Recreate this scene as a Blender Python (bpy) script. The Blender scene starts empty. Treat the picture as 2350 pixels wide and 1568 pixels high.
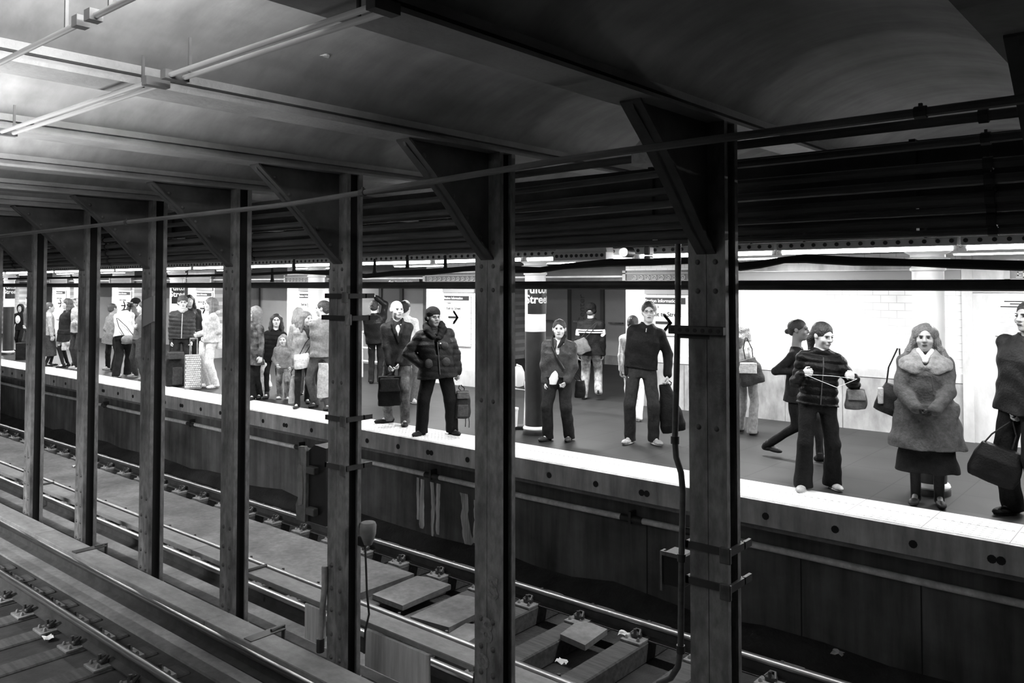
import bpy, math, random
import numpy as np
from mathutils import Vector, Matrix

# ---------------------------------------------------------------- camera, world, exposure
S = bpy.context.scene
COL = S.collection
EYE = 1.93                      # eye height above the far platform
FPX = 1893.0
YAW = math.radians(40.53)       # camera looks this far left of the perpendicular to the tracks
PITCH = math.radians(1.8)
SHX, SHY = 0.0, -0.0802
cam_d = bpy.data.cameras.new('camera')
cam = bpy.data.objects.new('camera', cam_d)
COL.objects.link(cam)
cam.location = (0, 0, EYE)
cam.rotation_euler = (math.pi / 2 + PITCH, 0, YAW)
cam_d.sensor_width = 36
cam_d.lens = FPX / 2350 * 36
cam_d.shift_x, cam_d.shift_y = SHX, SHY
cam_d.clip_start, cam_d.clip_end = 0.05, 200
S.camera = cam
S.view_settings.view_transform = 'Standard'
S.view_settings.look = 'None'
S.view_settings.gamma = 1
S.view_settings.use_curve_mapping = False
S.view_settings.exposure = 0.0
W = bpy.data.worlds.new('world')
S.world = W
W.use_nodes = True
W.node_tree.nodes['Background'].inputs[0].default_value = (1, 1, 1, 1)
W.node_tree.nodes['Background'].inputs[1].default_value = 0.0015

CR = cam.rotation_euler.to_matrix()
def ray(px, py):
    x = (px / 2350 - .5) + SHX
    y = (784 - py) / 2350 + SHY
    return CR @ Vector((x * 36, y * 36, -cam_d.lens))
def atz(px, py, z):             # point of the plane z=... seen there
    d = ray(px, py); t = (z - EYE) / d.z
    return Vector((d.x * t, d.y * t, z))
def aty(px, py, y):             # point of the plane y=... seen there
    d = ray(px, py); t = y / d.y
    return Vector((d.x * t, y, EYE + d.z * t))
def area(name, loc, sx, sy, power, rot=(0, 0, 0), parent=None, spread=math.pi):
    l = bpy.data.lights.new(name, 'AREA'); l.shape = 'RECTANGLE'; l.size = sx; l.size_y = sy
    l.energy = power; l.spread = spread
    o = bpy.data.objects.new(name, l); COL.objects.link(o)
    o.location = loc; o.rotation_euler = rot
    if parent: o.parent = parent
    return o

# ---------------------------------------------------------------- materials
def mat(name, val, rough=.7, metal=0., n=(), bump=0., bscale=40., emis=0., spec=.5, coat=0.):
    """n: list of (scale xyz, low, high, factor) noise layers multiplied over the grey value"""
    m = bpy.data.materials.new(name); m.use_nodes = True
    nt = m.node_tree; b = nt.nodes['Principled BSDF']; L = nt.links.new
    b.inputs['Base Color'].default_value = (val, val, val, 1)
    b.inputs['Roughness'].default_value = rough
    b.inputs['Metallic'].default_value = metal
    b.inputs['Specular IOR Level'].default_value = spec
    if emis:
        b.inputs['Emission Color'].default_value = (1, 1, 1, 1)
        b.inputs['Emission Strength'].default_value = emis
    if n or bump:
        tc = nt.nodes.new('ShaderNodeTexCoord')
    prev = None
    for (sc, lo, hi, seed) in n:
        mp = nt.nodes.new('ShaderNodeMapping'); mp.inputs['Scale'].default_value = sc
        mp.inputs['Location'].default_value = (seed, seed * 1.7, seed * .3)
        L(tc.outputs['Object'], mp.inputs[0])
        no = nt.nodes.new('ShaderNodeTexNoise'); no.inputs['Scale'].default_value = 1
        no.inputs['Detail'].default_value = 5; no.inputs['Roughness'].default_value = .6
        L(mp.outputs[0], no.inputs[0])
        rp = nt.nodes.new('ShaderNodeMapRange')
        rp.inputs[1].default_value = .32; rp.inputs[2].default_value = .68
        rp.inputs[3].default_value = lo; rp.inputs[4].default_value = hi
        L(no.outputs[0], rp.inputs[0])
        mu = nt.nodes.new('ShaderNodeMath'); mu.operation = 'MULTIPLY'
        L(rp.outputs[0], mu.inputs[0])
        if prev is None: mu.inputs[1].default_value = val
        else: L(prev, mu.inputs[1])
        prev = mu.outputs[0]
    if prev is not None: L(prev, b.inputs['Base Color'])
    if bump:
        no = nt.nodes.new('ShaderNodeTexNoise'); no.inputs['Scale'].default_value = bscale
        no.inputs['Detail'].default_value = 4
        L(tc.outputs['Object'], no.inputs[0])
        bp = nt.nodes.new('ShaderNodeBump'); bp.inputs['Strength'].default_value = bump
        bp.inputs['Distance'].default_value = .02
        L(no.outputs[0], bp.inputs['Height']); L(bp.outputs[0], b.inputs['Normal'])
    return m

def brickmat(name, c1, c2, mortar, bw, bh, msize, rough=.3, coord=('x', 'z'), offset=.5):
    m = bpy.data.materials.new(name); m.use_nodes = True
    nt = m.node_tree; b = nt.nodes['Principled BSDF']; L = nt.links.new
    tc = nt.nodes.new('ShaderNodeTexCoord'); sp = nt.nodes.new('ShaderNodeSeparateXYZ'); cb = nt.nodes.new('ShaderNodeCombineXYZ')
    L(tc.outputs['Object'], sp.inputs[0])
    ix = {'x': 0, 'y': 1, 'z': 2}
    L(sp.outputs[ix[coord[0]]], cb.inputs[0]); L(sp.outputs[ix[coord[1]]], cb.inputs[1])
    br = nt.nodes.new('ShaderNodeTexBrick'); L(cb.outputs[0], br.inputs['Vector'])
    br.offset = offset
    for k, v in (('Color1', c1), ('Color2', c2), ('Mortar', mortar)): br.inputs[k].default_value = (v, v, v, 1)
    br.inputs['Scale'].default_value = 1; br.inputs['Brick Width'].default_value = bw
    br.inputs['Row Height'].default_value = bh; br.inputs['Mortar Size'].default_value = msize
    no = nt.nodes.new('ShaderNodeTexNoise'); no.inputs['Scale'].default_value = 1.7; no.inputs['Detail'].default_value = 6
    L(tc.outputs['Object'], no.inputs[0])
    rp = nt.nodes.new('ShaderNodeMapRange'); rp.inputs[1].default_value = .3; rp.inputs[2].default_value = .7
    rp.inputs[3].default_value = .75; rp.inputs[4].default_value = 1.1
    L(no.outputs[0], rp.inputs[0])
    mx = nt.nodes.new('ShaderNodeMixRGB'); mx.blend_type = 'MULTIPLY'; mx.inputs[0].default_value = 1
    L(br.outputs[0], mx.inputs[1]); L(rp.outputs[0], mx.inputs[2]); L(mx.outputs[0], b.inputs['Base Color'])
    b.inputs['Roughness'].default_value = rough
    if c1 < .1: b.inputs['Specular IOR Level'].default_value = .25
    return m

M = {}
M['floor'] = brickmat('platform floor tiles', .030, .034, .011, .61, .61, .006, .55, ('x', 'y'), 0.)
M['strip'] = brickmat('tactile edge strip', .86, .86, .4, .61, .3, .004, .6, ('x', 'y'), 0.)
M['tile'] = brickmat('white wall tile', .86, .84, .55, .2, .1, .004, .18)
M['marble'] = mat('grey marble', .42, .25, n=[((2.5, 2.5, 1.2), .55, 1.25, 3), ((9, 9, 4), .8, 1.1, 8)])
M['marble_light'] = mat('light marble', .55, .3, n=[((3, 3, 1.5), .7, 1.2, 5)])
M['frieze'] = mat('frieze tile', .10, .35, n=[((20, 20, 20), .7, 1.2, 1)])
M['frieze2'] = mat('frieze border tile', .32, .35)
M['ceil'] = mat('plaster ceiling', .38, .85, n=[((1.2, .5, 1), .55, 1.15, 2), ((.7, 6, 5), .75, 1.1, 6)], bump=.3, bscale=6)
M['ceil_plat'] = mat('platform ceiling paint', .10, .8, n=[((2, 2, 2), .7, 1.1, 2)])
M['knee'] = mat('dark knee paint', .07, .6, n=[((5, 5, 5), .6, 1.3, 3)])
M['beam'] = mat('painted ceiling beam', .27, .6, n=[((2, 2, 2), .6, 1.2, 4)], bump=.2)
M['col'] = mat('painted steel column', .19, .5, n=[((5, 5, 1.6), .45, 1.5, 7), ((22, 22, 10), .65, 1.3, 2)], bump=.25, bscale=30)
M['chalk'] = mat('faint chalk marks', .24, .8, n=[((30, 30, 30), .5, 1.2, 2)])
M['col_dark'] = mat('near-black steel', .012, .7)
M['rivet'] = mat('rivet', .09, .5)
M['black_steel'] = mat('black steel', .012, .5, n=[((8, 8, 8), .6, 1.3, 1)])
M['dark_steel'] = mat('dark steel', .04, .5, n=[((8, 8, 8), .6, 1.3, 3)])
M['pipe'] = mat('grey conduit', .10, .45, n=[((3, 20, 20), .6, 1.2, 3)])
M['pipe_light'] = mat('light pipe', .48, .5, n=[((3, 3, 3), .6, 1.1, 3), ((20, 20, 20), .75, 1.1, 3)])
M['pipe_lit'] = mat('pale pipe with painted light', .85, .4, n=[((3, 3, 3), .6, 1.1, 3), ((20, 20, 20), .75, 1.1, 3)])  # lamplight on the pipe put into a lighter base colour
M['rail_head'] = mat('polished rail steel', .75, .28, 1., n=[((3, 30, 3), .8, 1.1, 3)])
M['rail_dull'] = mat('worn rail steel', .42, .38, 1., n=[((3, 30, 3), .7, 1.1, 3)])
M['rail_web'] = mat('rusty rail side', .05, .7, n=[((9, 9, 9), .6, 1.3, 3)])
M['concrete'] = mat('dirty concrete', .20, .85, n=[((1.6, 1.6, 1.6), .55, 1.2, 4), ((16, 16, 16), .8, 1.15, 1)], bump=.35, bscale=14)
M['concrete_near'] = mat('dirty concrete in painted shade', .05, .8, n=[((1.6, 1.6, 1.6), .55, 1.2, 4), ((16, 16, 16), .8, 1.15, 1), ((.5, .5, .5), .6, 1.4, 9)], bump=.35, bscale=14)  # same concrete, with the near track's gloom put into a darker base colour
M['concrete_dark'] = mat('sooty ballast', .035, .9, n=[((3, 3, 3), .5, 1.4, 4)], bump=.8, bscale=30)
M['wall_low'] = mat('streaked platform wall', .14, .85, n=[((5, 5, .5), .45, 1.3, 4), ((1.1, 1, 1.4), .5, 1.2, 9)], bump=.2, bscale=10)
M['edge'] = mat('platform edge concrete', .55, .8, n=[((9, 9, 1.5), .6, 1.15, 4), ((1.5, 1, 2), .7, 1.15, 2)])
M['tie'] = mat('grimy timber tie', .075, .85, n=[((2, 20, 20), .6, 1.3, 4)], bump=.4, bscale=20)
M['board'] = mat('grimy cover board', .26, .75, n=[((2, 8, 8), .75, 1.15, 4), ((14, 14, 14), .85, 1.1, 1)], bump=.15)
M['white_board'] = mat('whitish hanging board', .75, .7, n=[((14, 14, 1.2), .55, 1.1, 4)])
M['white_paint'] = mat('white gloss paint', .95, .35)
M['dark_paint'] = mat('dark column paint', .035, .35, n=[((4, 4, 4), .7, 1.3, 1)])
M['door'] = mat('light grey door panel', .50, .4, n=[((.8, .8, 1.3), .85, 1.1, 2)])
M['door_frame'] = mat('dark door frame', .09, .4)
M['glass_dark'] = mat('dim door glass', .22, .12)
M['sign_white'] = mat('white sign face', .85, .5)
M['sign_black'] = mat('black sign face', .012, .4)
M['sign_grey'] = mat('grey sign face', .30, .5)
M['litter'] = mat('white litter paper', .75, .8)
M['tube'] = mat('lit fluorescent tube', .9, .4, emis=24.)
M['tube_dim'] = mat('dim fluorescent tube', .22, .6, emis=.05)
M['fixture'] = mat('white lamp housing', .75, .5)
M['lampglass'] = mat('lit round lamp glass', .9, .4, emis=.9)
M['stain'] = mat('white lime stain', .70, .8, n=[((30, 30, 2.5), .35, 1.1, 4)])
M['patch'] = mat('peeling light paint', .62, .8, n=[((20, 20, 20), .7, 1.1, 2)])

# ---------------------------------------------------------------- mesh helpers
def link(o):
    COL.objects.link(o); return o
def mesh_obj(name, v, f, m, parent=None, smooth=False, angle=None, world=True):
    me = bpy.data.meshes.new(name)
    if parent is not None and world:
        l = parent.location
        v = [(a - l.x, b - l.y, c - l.z) for a, b, c in v]
    me.from_pydata(v, [], f); me.update()
    if smooth:
        me.polygons.foreach_set('use_smooth', [True] * len(me.polygons))
        if angle: me.set_sharp_from_angle(angle=math.radians(angle))
    me.materials.append(M[m] if isinstance(m, str) else m)
    o = link(bpy.data.objects.new(name, me))
    if parent is not None: o.parent = parent
    return o
def tag(o, label, cat, group=None, kind=None):
    o['label'] = label; o['category'] = cat
    if group: o['group'] = group
    if kind: o['kind'] = kind
    return o
def struct(o):
    o['kind'] = 'structure'; return o
def thing(name, label, cat, loc=(0, 0, 0), rz=0, group=None):
    o = link(bpy.data.objects.new(name, None)); o.empty_display_size = .1
    o.location = loc; o.rotation_euler = (0, 0, rz)
    return tag(o, label, cat, group)
def copy_tree(o, parent=None):
    c = o.copy(); COL.objects.link(c); c.parent = parent
    for ch in [x for x in KIDS.get(o.name, [])]: copy_tree(ch, c)
    return c
KIDS = {}
def dup(root, loc, label=None, rz=None, group=None):
    c = root.copy(); COL.objects.link(c); c.location = loc
    if rz is not None: c.rotation_euler = (0, 0, rz)
    if label: c['label'] = label
    if group: c['group'] = group
    for ch in list(root.children):
        d = ch.copy(); COL.objects.link(d); d.parent = c
        for g in list(ch.children):
            e = g.copy(); COL.objects.link(e); e.parent = d
    return c

class MB:
    def __init__(s): s.v = []; s.f = []
    def add(s, v, f):
        n = len(s.v); s.v += [tuple(p) for p in v]; s.f += [tuple(i + n for i in q) for q in f]; return s
    def box(s, x0, x1, y0, y1, z0, z1, c=0.):
        if x0 > x1: x0, x1 = x1, x0
        if y0 > y1: y0, y1 = y1, y0
        if z0 > z1: z0, z1 = z1, z0
        if c <= 0:
            v = [(x, y, z) for x in (x0, x1) for y in (y0, y1) for z in (z0, z1)]
            return s.add(v, [(0, 1, 3, 2), (4, 6, 7, 5), (0, 4, 5, 1), (2, 3, 7, 6), (0, 2, 6, 4), (1, 5, 7, 3)])
        # chamfered box
        v = []; idx = {}
        for i, x in enumerate((x0, x1)):
            for j, y in enumerate((y0, y1)):
                for k, z in enumerate((z0, z1)):
                    sx, sy, sz = (c if i == 0 else -c), (c if j == 0 else -c), (c if k == 0 else -c)
                    for a, p in enumerate(((x, y + sy, z + sz), (x + sx, y, z + sz), (x + sx, y + sy, z))):
                        idx[i, j, k, a] = len(v); v.append(p)
        f = []
        for i in (0, 1):
            f.append([idx[i, 0, 0, 0], idx[i, 0, 1, 0], idx[i, 1, 1, 0], idx[i, 1, 0, 0]][::(1 if i == 0 else -1)])
            f.append([idx[0, i, 0, 1], idx[1, i, 0, 1], idx[1, i, 1, 1], idx[0, i, 1, 1]][::(1 if i == 0 else -1)])
            f.append([idx[0, 0, i, 2], idx[0, 1, i, 2], idx[1, 1, i, 2], idx[1, 0, i, 2]][::(1 if i == 0 else -1)])
        for i in (0, 1):
            for j in (0, 1):
                f.append([idx[i, j, 0, 0], idx[i, j, 1, 0], idx[i, j, 1, 1], idx[i, j, 0, 1]])
                f.append([idx[i, 0, j, 0], idx[i, 1, j, 0], idx[i, 1, j, 2], idx[i, 0, j, 2]])
                f.append([idx[0, i, j, 1], idx[1, i, j, 1], idx[1, i, j, 2], idx[0, i, j, 2]])
                for k in (0, 1): f.append([idx[i, j, k, 0], idx[i, j, k, 1], idx[i, j, k, 2]])
        return s.add(v, f)
    def cyl(s, p0, p1, r0, r1=None, n=12, caps=True):
        r1 = r0 if r1 is None else r1
        p0 = Vector(p0); p1 = Vector(p1); d = (p1 - p0).normalized()
        a = d.cross(Vector((0, 0, 1)) if abs(d.z) < .9 else Vector((1, 0, 0))).normalized(); b = d.cross(a)
        v = []
        for p, r in ((p0, r0), (p1, r1)):
            for i in range(n):
                t = 2 * math.pi * i / n
                v.append(p + a * (r * math.cos(t)) + b * (r * math.sin(t)))
        f = [(i, (i + 1) % n, n + (i + 1) % n, n + i) for i in range(n)]
        if caps: f += [tuple(range(n))[::-1], tuple(range(n, 2 * n))]
        return s.add(v, f)
    def tube(s, pts, r, n=8):
        pts = [Vector(p) for p in pts]; m = len(pts)
        rr = r if isinstance(r, (list, tuple)) else [r] * m
        v = []; up = None
        for i, p in enumerate(pts):
            d = (pts[min(i + 1, m - 1)] - pts[max(i - 1, 0)]).normalized()
            if up is None: up = Vector((0, 0, 1)) if abs(d.z) < .9 else Vector((0, 1, 0))
            a = d.cross(up)
            a = a.normalized() if a.length > 1e-4 else Vector((1, 0, 0)); b = d.cross(a).normalized(); up = -b if b.dot(up) < 0 else b
            a = d.cross(up).normalized(); b = up
            for k in range(n):
                t = 2 * math.pi * k / n
                v.append(p + a * (rr[i] * math.cos(t)) + b * (rr[i] * math.sin(t)))
        f = []
        for i in range(m - 1):
            for k in range(n):
                f.append((i * n + k, i * n + (k + 1) % n, (i + 1) * n + (k + 1) % n, (i + 1) * n + k))
        f += [tuple(range(n))[::-1], tuple(range((m - 1) * n, m * n))]
        return s.add(v, f)
    def prism(s, poly, a, b, axis='x'):
        """poly: (p,q) points; axis x -> (y,z), y -> (x,z), z -> (x,y)"""
        n = len(poly)
        def P(t, p, q): return (t, p, q) if axis == 'x' else ((p, t, q) if axis == 'y' else (p, q, t))
        v = [P(a, *p) for p in poly] + [P(b, *p) for p in poly]
        f = [(i, (i + 1) % n, n + (i + 1) % n, n + i) for i in range(n)] + [tuple(range(n))[::-1], tuple(range(n, 2 * n))]
        return s.add(v, f)
    def lathe(s, prof, c=(0, 0, 0), n=24):
        v = []
        for r, z in prof:
            for i in range(n):
                t = 2 * math.pi * i / n
                v.append((c[0] + r * math.cos(t), c[1] + r * math.sin(t), c[2] + z))
        f = []
        for j in range(len(prof) - 1):
            for i in range(n):
                f.append((j * n + i, j * n + (i + 1) % n, (j + 1) * n + (i + 1) % n, (j + 1) * n + i))
        f += [tuple(range(n))[::-1], tuple(range((len(prof) - 1) * n, len(prof) * n))]
        return s.add(v, f)
    def dome(s, c, d, r, h, n=8):
        """rivet head: dome at c pointing along unit vector d"""
        c = Vector(c); d = Vector(d)
        a = d.cross(Vector((0, 0, 1)) if abs(d.z) < .9 else Vector((1, 0, 0))).normalized(); b = d.cross(a)
        v = []
        for q, hh in ((1, 0), (.8, .6), (.35, .95)):
            for i in range(n):
                t = 2 * math.pi * i / n
                v.append(c + a * (r * q * math.cos(t)) + b * (r * q * math.sin(t)) + d * (h * hh))
        f = [(j * n + i, j * n + (i + 1) % n, (j + 1) * n + (i + 1) % n, (j + 1) * n + i) for j in range(2) for i in range(n)]
        f.append(tuple(range(2 * n, 3 * n)))
        return s.add(v, f)
    def build(s, name, m, parent=None, smooth=False, angle=40, world=True):
        o = mesh_obj(name, s.v, s.f, m, parent, smooth, angle, world)
        import bmesh
        bm = bmesh.new(); bm.from_mesh(o.data); bmesh.ops.recalc_face_normals(bm, faces=bm.faces); bm.to_mesh(o.data); bm.free()
        if smooth: o.data.set_sharp_from_angle(angle=math.radians(angle))
        return o

def text_mesh(body, size, name, m, parent, mtx, depth=.002, align='LEFT', bold=0.):
    cu = bpy.data.curves.new('lettering', 'FONT'); cu.body = body; cu.size = size; cu.extrude = depth; cu.offset = bold
    cu.align_x = align; cu.resolution_u = 3
    t = bpy.data.objects.new('lettering', cu); COL.objects.link(t)
    bpy.context.view_layer.update()
    me = bpy.data.meshes.new_from_object(t.evaluated_get(bpy.context.evaluated_depsgraph_get()))
    bpy.data.objects.remove(t)
    me.materials.clear(); me.materials.append(M[m])
    me.transform(mtx)
    o = link(bpy.data.objects.new(name, me))
    if parent is not None: o.parent = parent
    return o
# ---------------------------------------------------------------- light levels
def LK(u):      # the lamps towards the right end of the platform are set weaker
    return 1.0 if u > 5 else .85
# lamp over the near platform, behind and left of the viewer
area('near_light', (-10.0, -1.6, 2.6), 3.0, .8, 720, (math.radians(35), 0, math.radians(38)), spread=math.radians(110))
area('near_light', (-3.2, -1.5, 2.6), 1.2, .6, 28, (math.radians(20), 0, 0))  # weak fill light added for the nearer column faces
# fill lights added unseen behind the beams to brighten the left vaults: (along, across, length, power)
for u_, v_, l_, p_ in ((2.0, .8, 1.2, 110), (3.524, .8, 1.8, 130), (5.048, 1.0, 2.4, 95), (6.572, 1.2, 2.8, 50), (8.096, 1.4, 3.2, 40), (9.62, 1.6, 3.4, 25)):
    area('vault_fill', (-u_ - .10, v_, 2.92), .10, l_, p_, (0, math.radians(118), 0), spread=math.radians(125))
# low wide fill light added out of view, throwing light up on the vaults
area('vault_uplight', (-5.2, .75, 1.5), 2.6, .7, 120, (math.pi, 0, 0), spread=math.radians(140))
# ================================================================ SETTING
# world axes: x = along the tracks (negative = far left of the picture), y = across, away from the camera
R = random.Random(5)
ORD = ['', 'first', 'second', 'third', 'fourth', 'fifth', 'sixth', 'seventh', 'eighth', 'ninth', 'tenth', 'eleventh', 'twelfth'] + ['%dth' % i for i in range(13, 60)]
U = lambda n: 2.0 + 1.524 * (n - 1)      # distance along of column n
Z = lambda e: EYE + e                    # height relative to the eye -> world
XL, XR = -44., 5.

# ---- far platform
mb = MB(); mb.box(XL, XR, 7.15, 17.4, -.12, 0)
struct(mb.build('floor', 'floor'))
mb = MB(); mb.box(XL, XR, 7.152, 7.76, 0, .006)
# raised dots of the tactile strip: rows of small domes where they can be made out
struct(mb.build('trim_1', 'strip'))
mb = MB()
x = -9.0
while x < 1.5:
    for j in range(9):
        mb.dome((x, 7.20 + j * .061, .006), (0, 0, 1), .013, .005, 6)
    x += .061
struct(mb.build('trim_2', 'strip'))
mb = MB(); mb.box(XL, XR, 7.10, 7.15, -.217, .004)
edge = struct(mb.build('trim_3', 'edge'))
mb = MB(); u = -3.
k = 0
while u < 30:
    for du in ((0, .06) if k % 5 == 2 else (0,)):
        mb.cyl((-(u + du), 7.094, -.125), (-(u + du), 7.112, -.125), .032, n=10)
    u += .61; k += 1
mb.build('bolt_recesses', 'col_dark', edge, world=False)
mb = MB(); mb.box(XL, XR, 7.17, 7.5, -.275, -.217)
struct(mb.build('trim_4', 'concrete'))
mb = MB(); mb.box(XL, XR, 7.40, 7.6, -1.4, -.275)
lowwall = struct(mb.build('wall_platform', 'wall_low'))
# white lime streaks that ran down the wall
def stain(pts, name='lime_streaks'):
    mb = MB(); q = random.Random(2)
    for (u0, w, z0, z1) in pts:
        n = 14; L, Rr = [], []; a = b = w / 2; c = 0
        for i in range(n):
            t = i / (n - 1); z = z0 + (z1 - z0) * t
            a += q.uniform(-.09, .11) * w; b += q.uniform(-.09, .11) * w; c += q.uniform(-.1, .1) * w
            a = max(a, w * .25); b = max(b, w * .25)
            k = 1 if i < n - 1 else .6
            L.append((-(u0 + c + a * k), z)); Rr.append((-(u0 + c - b * k), z))
        for i in range(n - 1):
            a_, b_, c_, d_ = L[i], Rr[i], Rr[i + 1], L[i + 1]
            mb.add([(p[0], y, p[1]) for y in (7.393, 7.401) for p in (a_, b_, c_, d_)], [(0, 1, 2, 3), (4, 7, 6, 5), (0, 3, 7, 4), (1, 5, 6, 2)])
    mb.build(name, 'stain', lowwall, world=False)
stain([(7.93, .035, -.56, -1.1), (7.84, .06, -.57, -1.2), (7.66, .06, -.58, -1.27), (7.54, .06, -.58, -1.22), (7.12, .13, -.63, -1.25), (6.9, .08, -.68, -1.2)])
# vertical joints
mb = MB()
for u in (-.5, 1.15, 1.9, 2.9, 4.5, 9.4, 12, 15, 18):
    mb.box(-u, -u - .008, 7.394, 7.401, -1.3, -.5)
mb.build('joints', 'col_dark', lowwall, world=False)

# ---- pipe under the platform edge, with darker couplings and clamps
t = thing('water_pipe', 'pale pipe with painted light running along the wall under the platform edge', 'pipe', (0, 7.33, -.48))
MB().tube([(x, 7.33, -.48 + .006 * math.sin(x * 1.3)) for x in np.arange(XL, XR, .5)], .031, 10).build('pipe_run', 'pipe_lit', t, True)
for u in (.35, 3.9, 4.65, 7.6, 10.4, 13.6, 17, 20.5):
    mb = MB(); mb.box(-u - .01, -u + .02, 7.29, 7.398, -.52, -.40); mb.cyl((-u - .12, 7.33, -.48), (-u + .14, 7.33, -.48), .036, n=10)
    mb.build('clamp', 'dark_steel', t, True)

# ---- back wall of the platform
Zc = Z(.42)
piers = [(10.6, 12.1), (15.3, 16.9), (20.2, 21.6), (24.8, 26.3), (29.5, 31.0), (34.1, 35.6)]
def wallseg(name, u0, u1, v0, v1, z0, z1, m):
    return struct(MB().box(-u1, -u0, v0, v1, z0, z1).build(name, m))
wallseg('wall_back', 2.42, 7.38, 11.5, 11.9, .71, Zc, 'tile')
wallseg('wall_back_1', 2.42, 7.38, 11.47, 11.9, 0, .71, 'marble')
wallseg('wall_right', -5, 2.30, 11.44, 11.9, 0, Zc, 'marble_light')
struct(MB().box(-7.38, -2.42, 11.46, 11.5, .71, .82).box(-2.42, -2.30, 11.42, 11.6, 0, Zc).build('trim_5', 'marble_light'))
# dark joint lines of the marble slabs
mb = MB()
for u in (3.1, 3.9, 4.7, 5.5, 6.3, 7.0): mb.box(-u, -u - .006, 11.466, 11.471, 0, .71)
for u in (-.9, .35, 1.6): mb.box(-u, -u - .006, 11.436, 11.441, 0, Z(-.03))
struct(mb.build('trim_6', 'col'))
wallseg('trim_7', -5, 2.30, 11.42, 11.44, Z(-.09), Z(.0), 'sign_grey')
for i, (a, b) in enumerate(piers):
    wallseg('wall_pier_%d' % (i + 1), a, b, 11.5, 11.9, .3, Zc, 'tile')
    wallseg('wall_pier_base_%d' % (i + 1), a, b, 11.48, 11.92, 0, .3, 'marble_light')
# frieze panels with a light border and a key pattern
def frieze(i, u0, u1, keys=True):
    mb = MB(); y = 11.42
    for (a, b, c, d) in ((u0, u1, .185, .2), (u0, u1, .06, .075)): mb.box(-b, -a, y - .02, y + .08, Z(c), Z(d))
    for a in (u0, u1 - .06): mb.box(-a - .06, -a, y - .02, y + .08, Z(.03), Z(.24))
    struct(mb.build('trim_%d' % (10 + i), 'frieze2'))
    f = struct(MB().box(-u1 + .06, -u0 - .06, y, y + .08, Z(.03), Z(.24)).build('trim_%d' % (30 + i), 'frieze'))
    if keys:
        mb = MB(); u = u0 + .12; z0 = Z(.09); q = .012
        while u < u1 - .2:
            for (a, b, c, d) in ((0, 6, 0, 1), (0, 1, 0, 6), (0, 5, 5, 6), (4, 5, 2, 6), (2, 5, 2, 3)):
                mb.box(-u - a * q * 1.2, -u - b * q * 1.2, y - .006, y + .001, z0 + c * q, z0 + d * q)
            u += .125
        mb.build('key_pattern', 'frieze2', f, world=False)
frieze(0, 5.75, 7.38)
for i, (a, b) in enumerate(piers): frieze(i + 1, a, b, i < 2)
frieze(8, -1.5, 1.95)
wallseg('trim_50', 2.42, 5.75, 11.44, 11.5, Z(.075), Z(.19), 'sign_grey')
wallseg('trim_51', 2.42, 5.75, 11.40, 11.5, Z(.19), Z(.205), 'marble_light')
wallseg('trim_52', 2.42, 5.75, 11.40, 11.5, Z(.06), Z(.072), 'marble_light')
wallseg('trim_53', 2.42, 5.75, 11.46, 11.5, Z(.205), Z(.3), 'marble')
# lintels over the openings between the piers
op = [(7.38, 10.6)] + [(piers[i][1], piers[i + 1][0]) for i in range(len(piers) - 1)]
for i, (a, b) in enumerate(op):
    wallseg('trim_%d' % (60 + i), a, b, 11.5, 11.8, Z(.0), Z(.13), 'dark_steel')
    wallseg('trim_%d' % (70 + i), a, b, 11.46, 11.8, Z(.13), Z(.16), 'marble_light')
    wallseg('wall_lintel_%d' % (i + 1), a, b, 11.5, 11.9, Z(.16), Zc, 'ceil_plat')
# concourse behind the openings
wallseg('wall_hall_1', 14.0, 37, 13.2, 13.5, 0, Zc, 'door')
wallseg('wall_hall_2', 9., 14.3, 16.9, 17.2, 0, Zc, 'door')
wallseg('wall_hall_3', 14.0, 14.3, 13.5, 16.9, 0, Zc, 'tile')
wallseg('wall_hall_4', 6.8, 7.1, 11.9, 17.2, 0, Zc, 'tile')
wallseg('wall_hall_5', 7.1, 9., 16.9, 17.2, 0, Zc, 'tile')
wallseg('baseboard_hall', 9., 14.0, 16.87, 16.9, 0, .22, 'marble')
wallseg('wall_left', 37, 37.3, 7.1, 13.5, 0, Zc, 'tile')
# doors in the concourse walls: frame, glass leaf with upright lettering, push bar
def hall_door(n, u0, u1, v, words):
    fr = MB()
    for a, b in ((u0 - .10, u0), (u1, u1 + .10)): fr.box(-b, -a, v - .06, v, 0, Z(.1))
    fr.box(-u1, -u0, v - .06, v, Z(.02), Z(.1))
    t = struct(fr.build('door_%d' % n, 'door_frame'))
    MB().box(-u1, -u0, v - .03, v - .02, 0, Z(.02)).build('glass_panel', 'glass_dark', t, world=False)
    MB().box(-u1 + .1, -u0 - .1, v - .09, v - .06, 1.0, 1.04).build('push_bar', 'pipe_light', t, world=False)
    if words:
        m = Matrix.Translation((-(u0 + .55 * (u1 - u0)), v - .034, .95)) @ Matrix.Rotation(math.pi / 2, 4, 'Y').inverted() @ Matrix.Rotation(math.pi / 2, 4, 'X')
        text_mesh(words, .26, 'door_lettering', 'frieze', t, m)
hall_door(1, 11.55, 12.45, 16.9, 'Center')
hall_door(2, 14.75, 15.4, 13.2, '')
hall_door(3, 20.8, 22.0, 13.2, 'Center')
hall_door(4, 26.5, 27.4, 13.2, '')
MB().box(-11.3, -10.9, 16.82, 16.88, 1.0, 1.03).box(-13.6, -12.9, 16.82, 16.88, 1.0, 1.03).build('push_bar', 'col', bpy.data.objects['wall_hall_2'], world=False)

# ---- ceilings
wallseg('ceiling', -5, 37, 7.5, 17.2, Zc, Zc + .1, 'ceil_plat')
wallseg('trim_80', -5, 44, 7.45, 7.65, Z(.40), Z(1.4), 'col_dark')     # girder over the platform edge
beam_u = [U(n) for n in range(-3, 24)]
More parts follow.
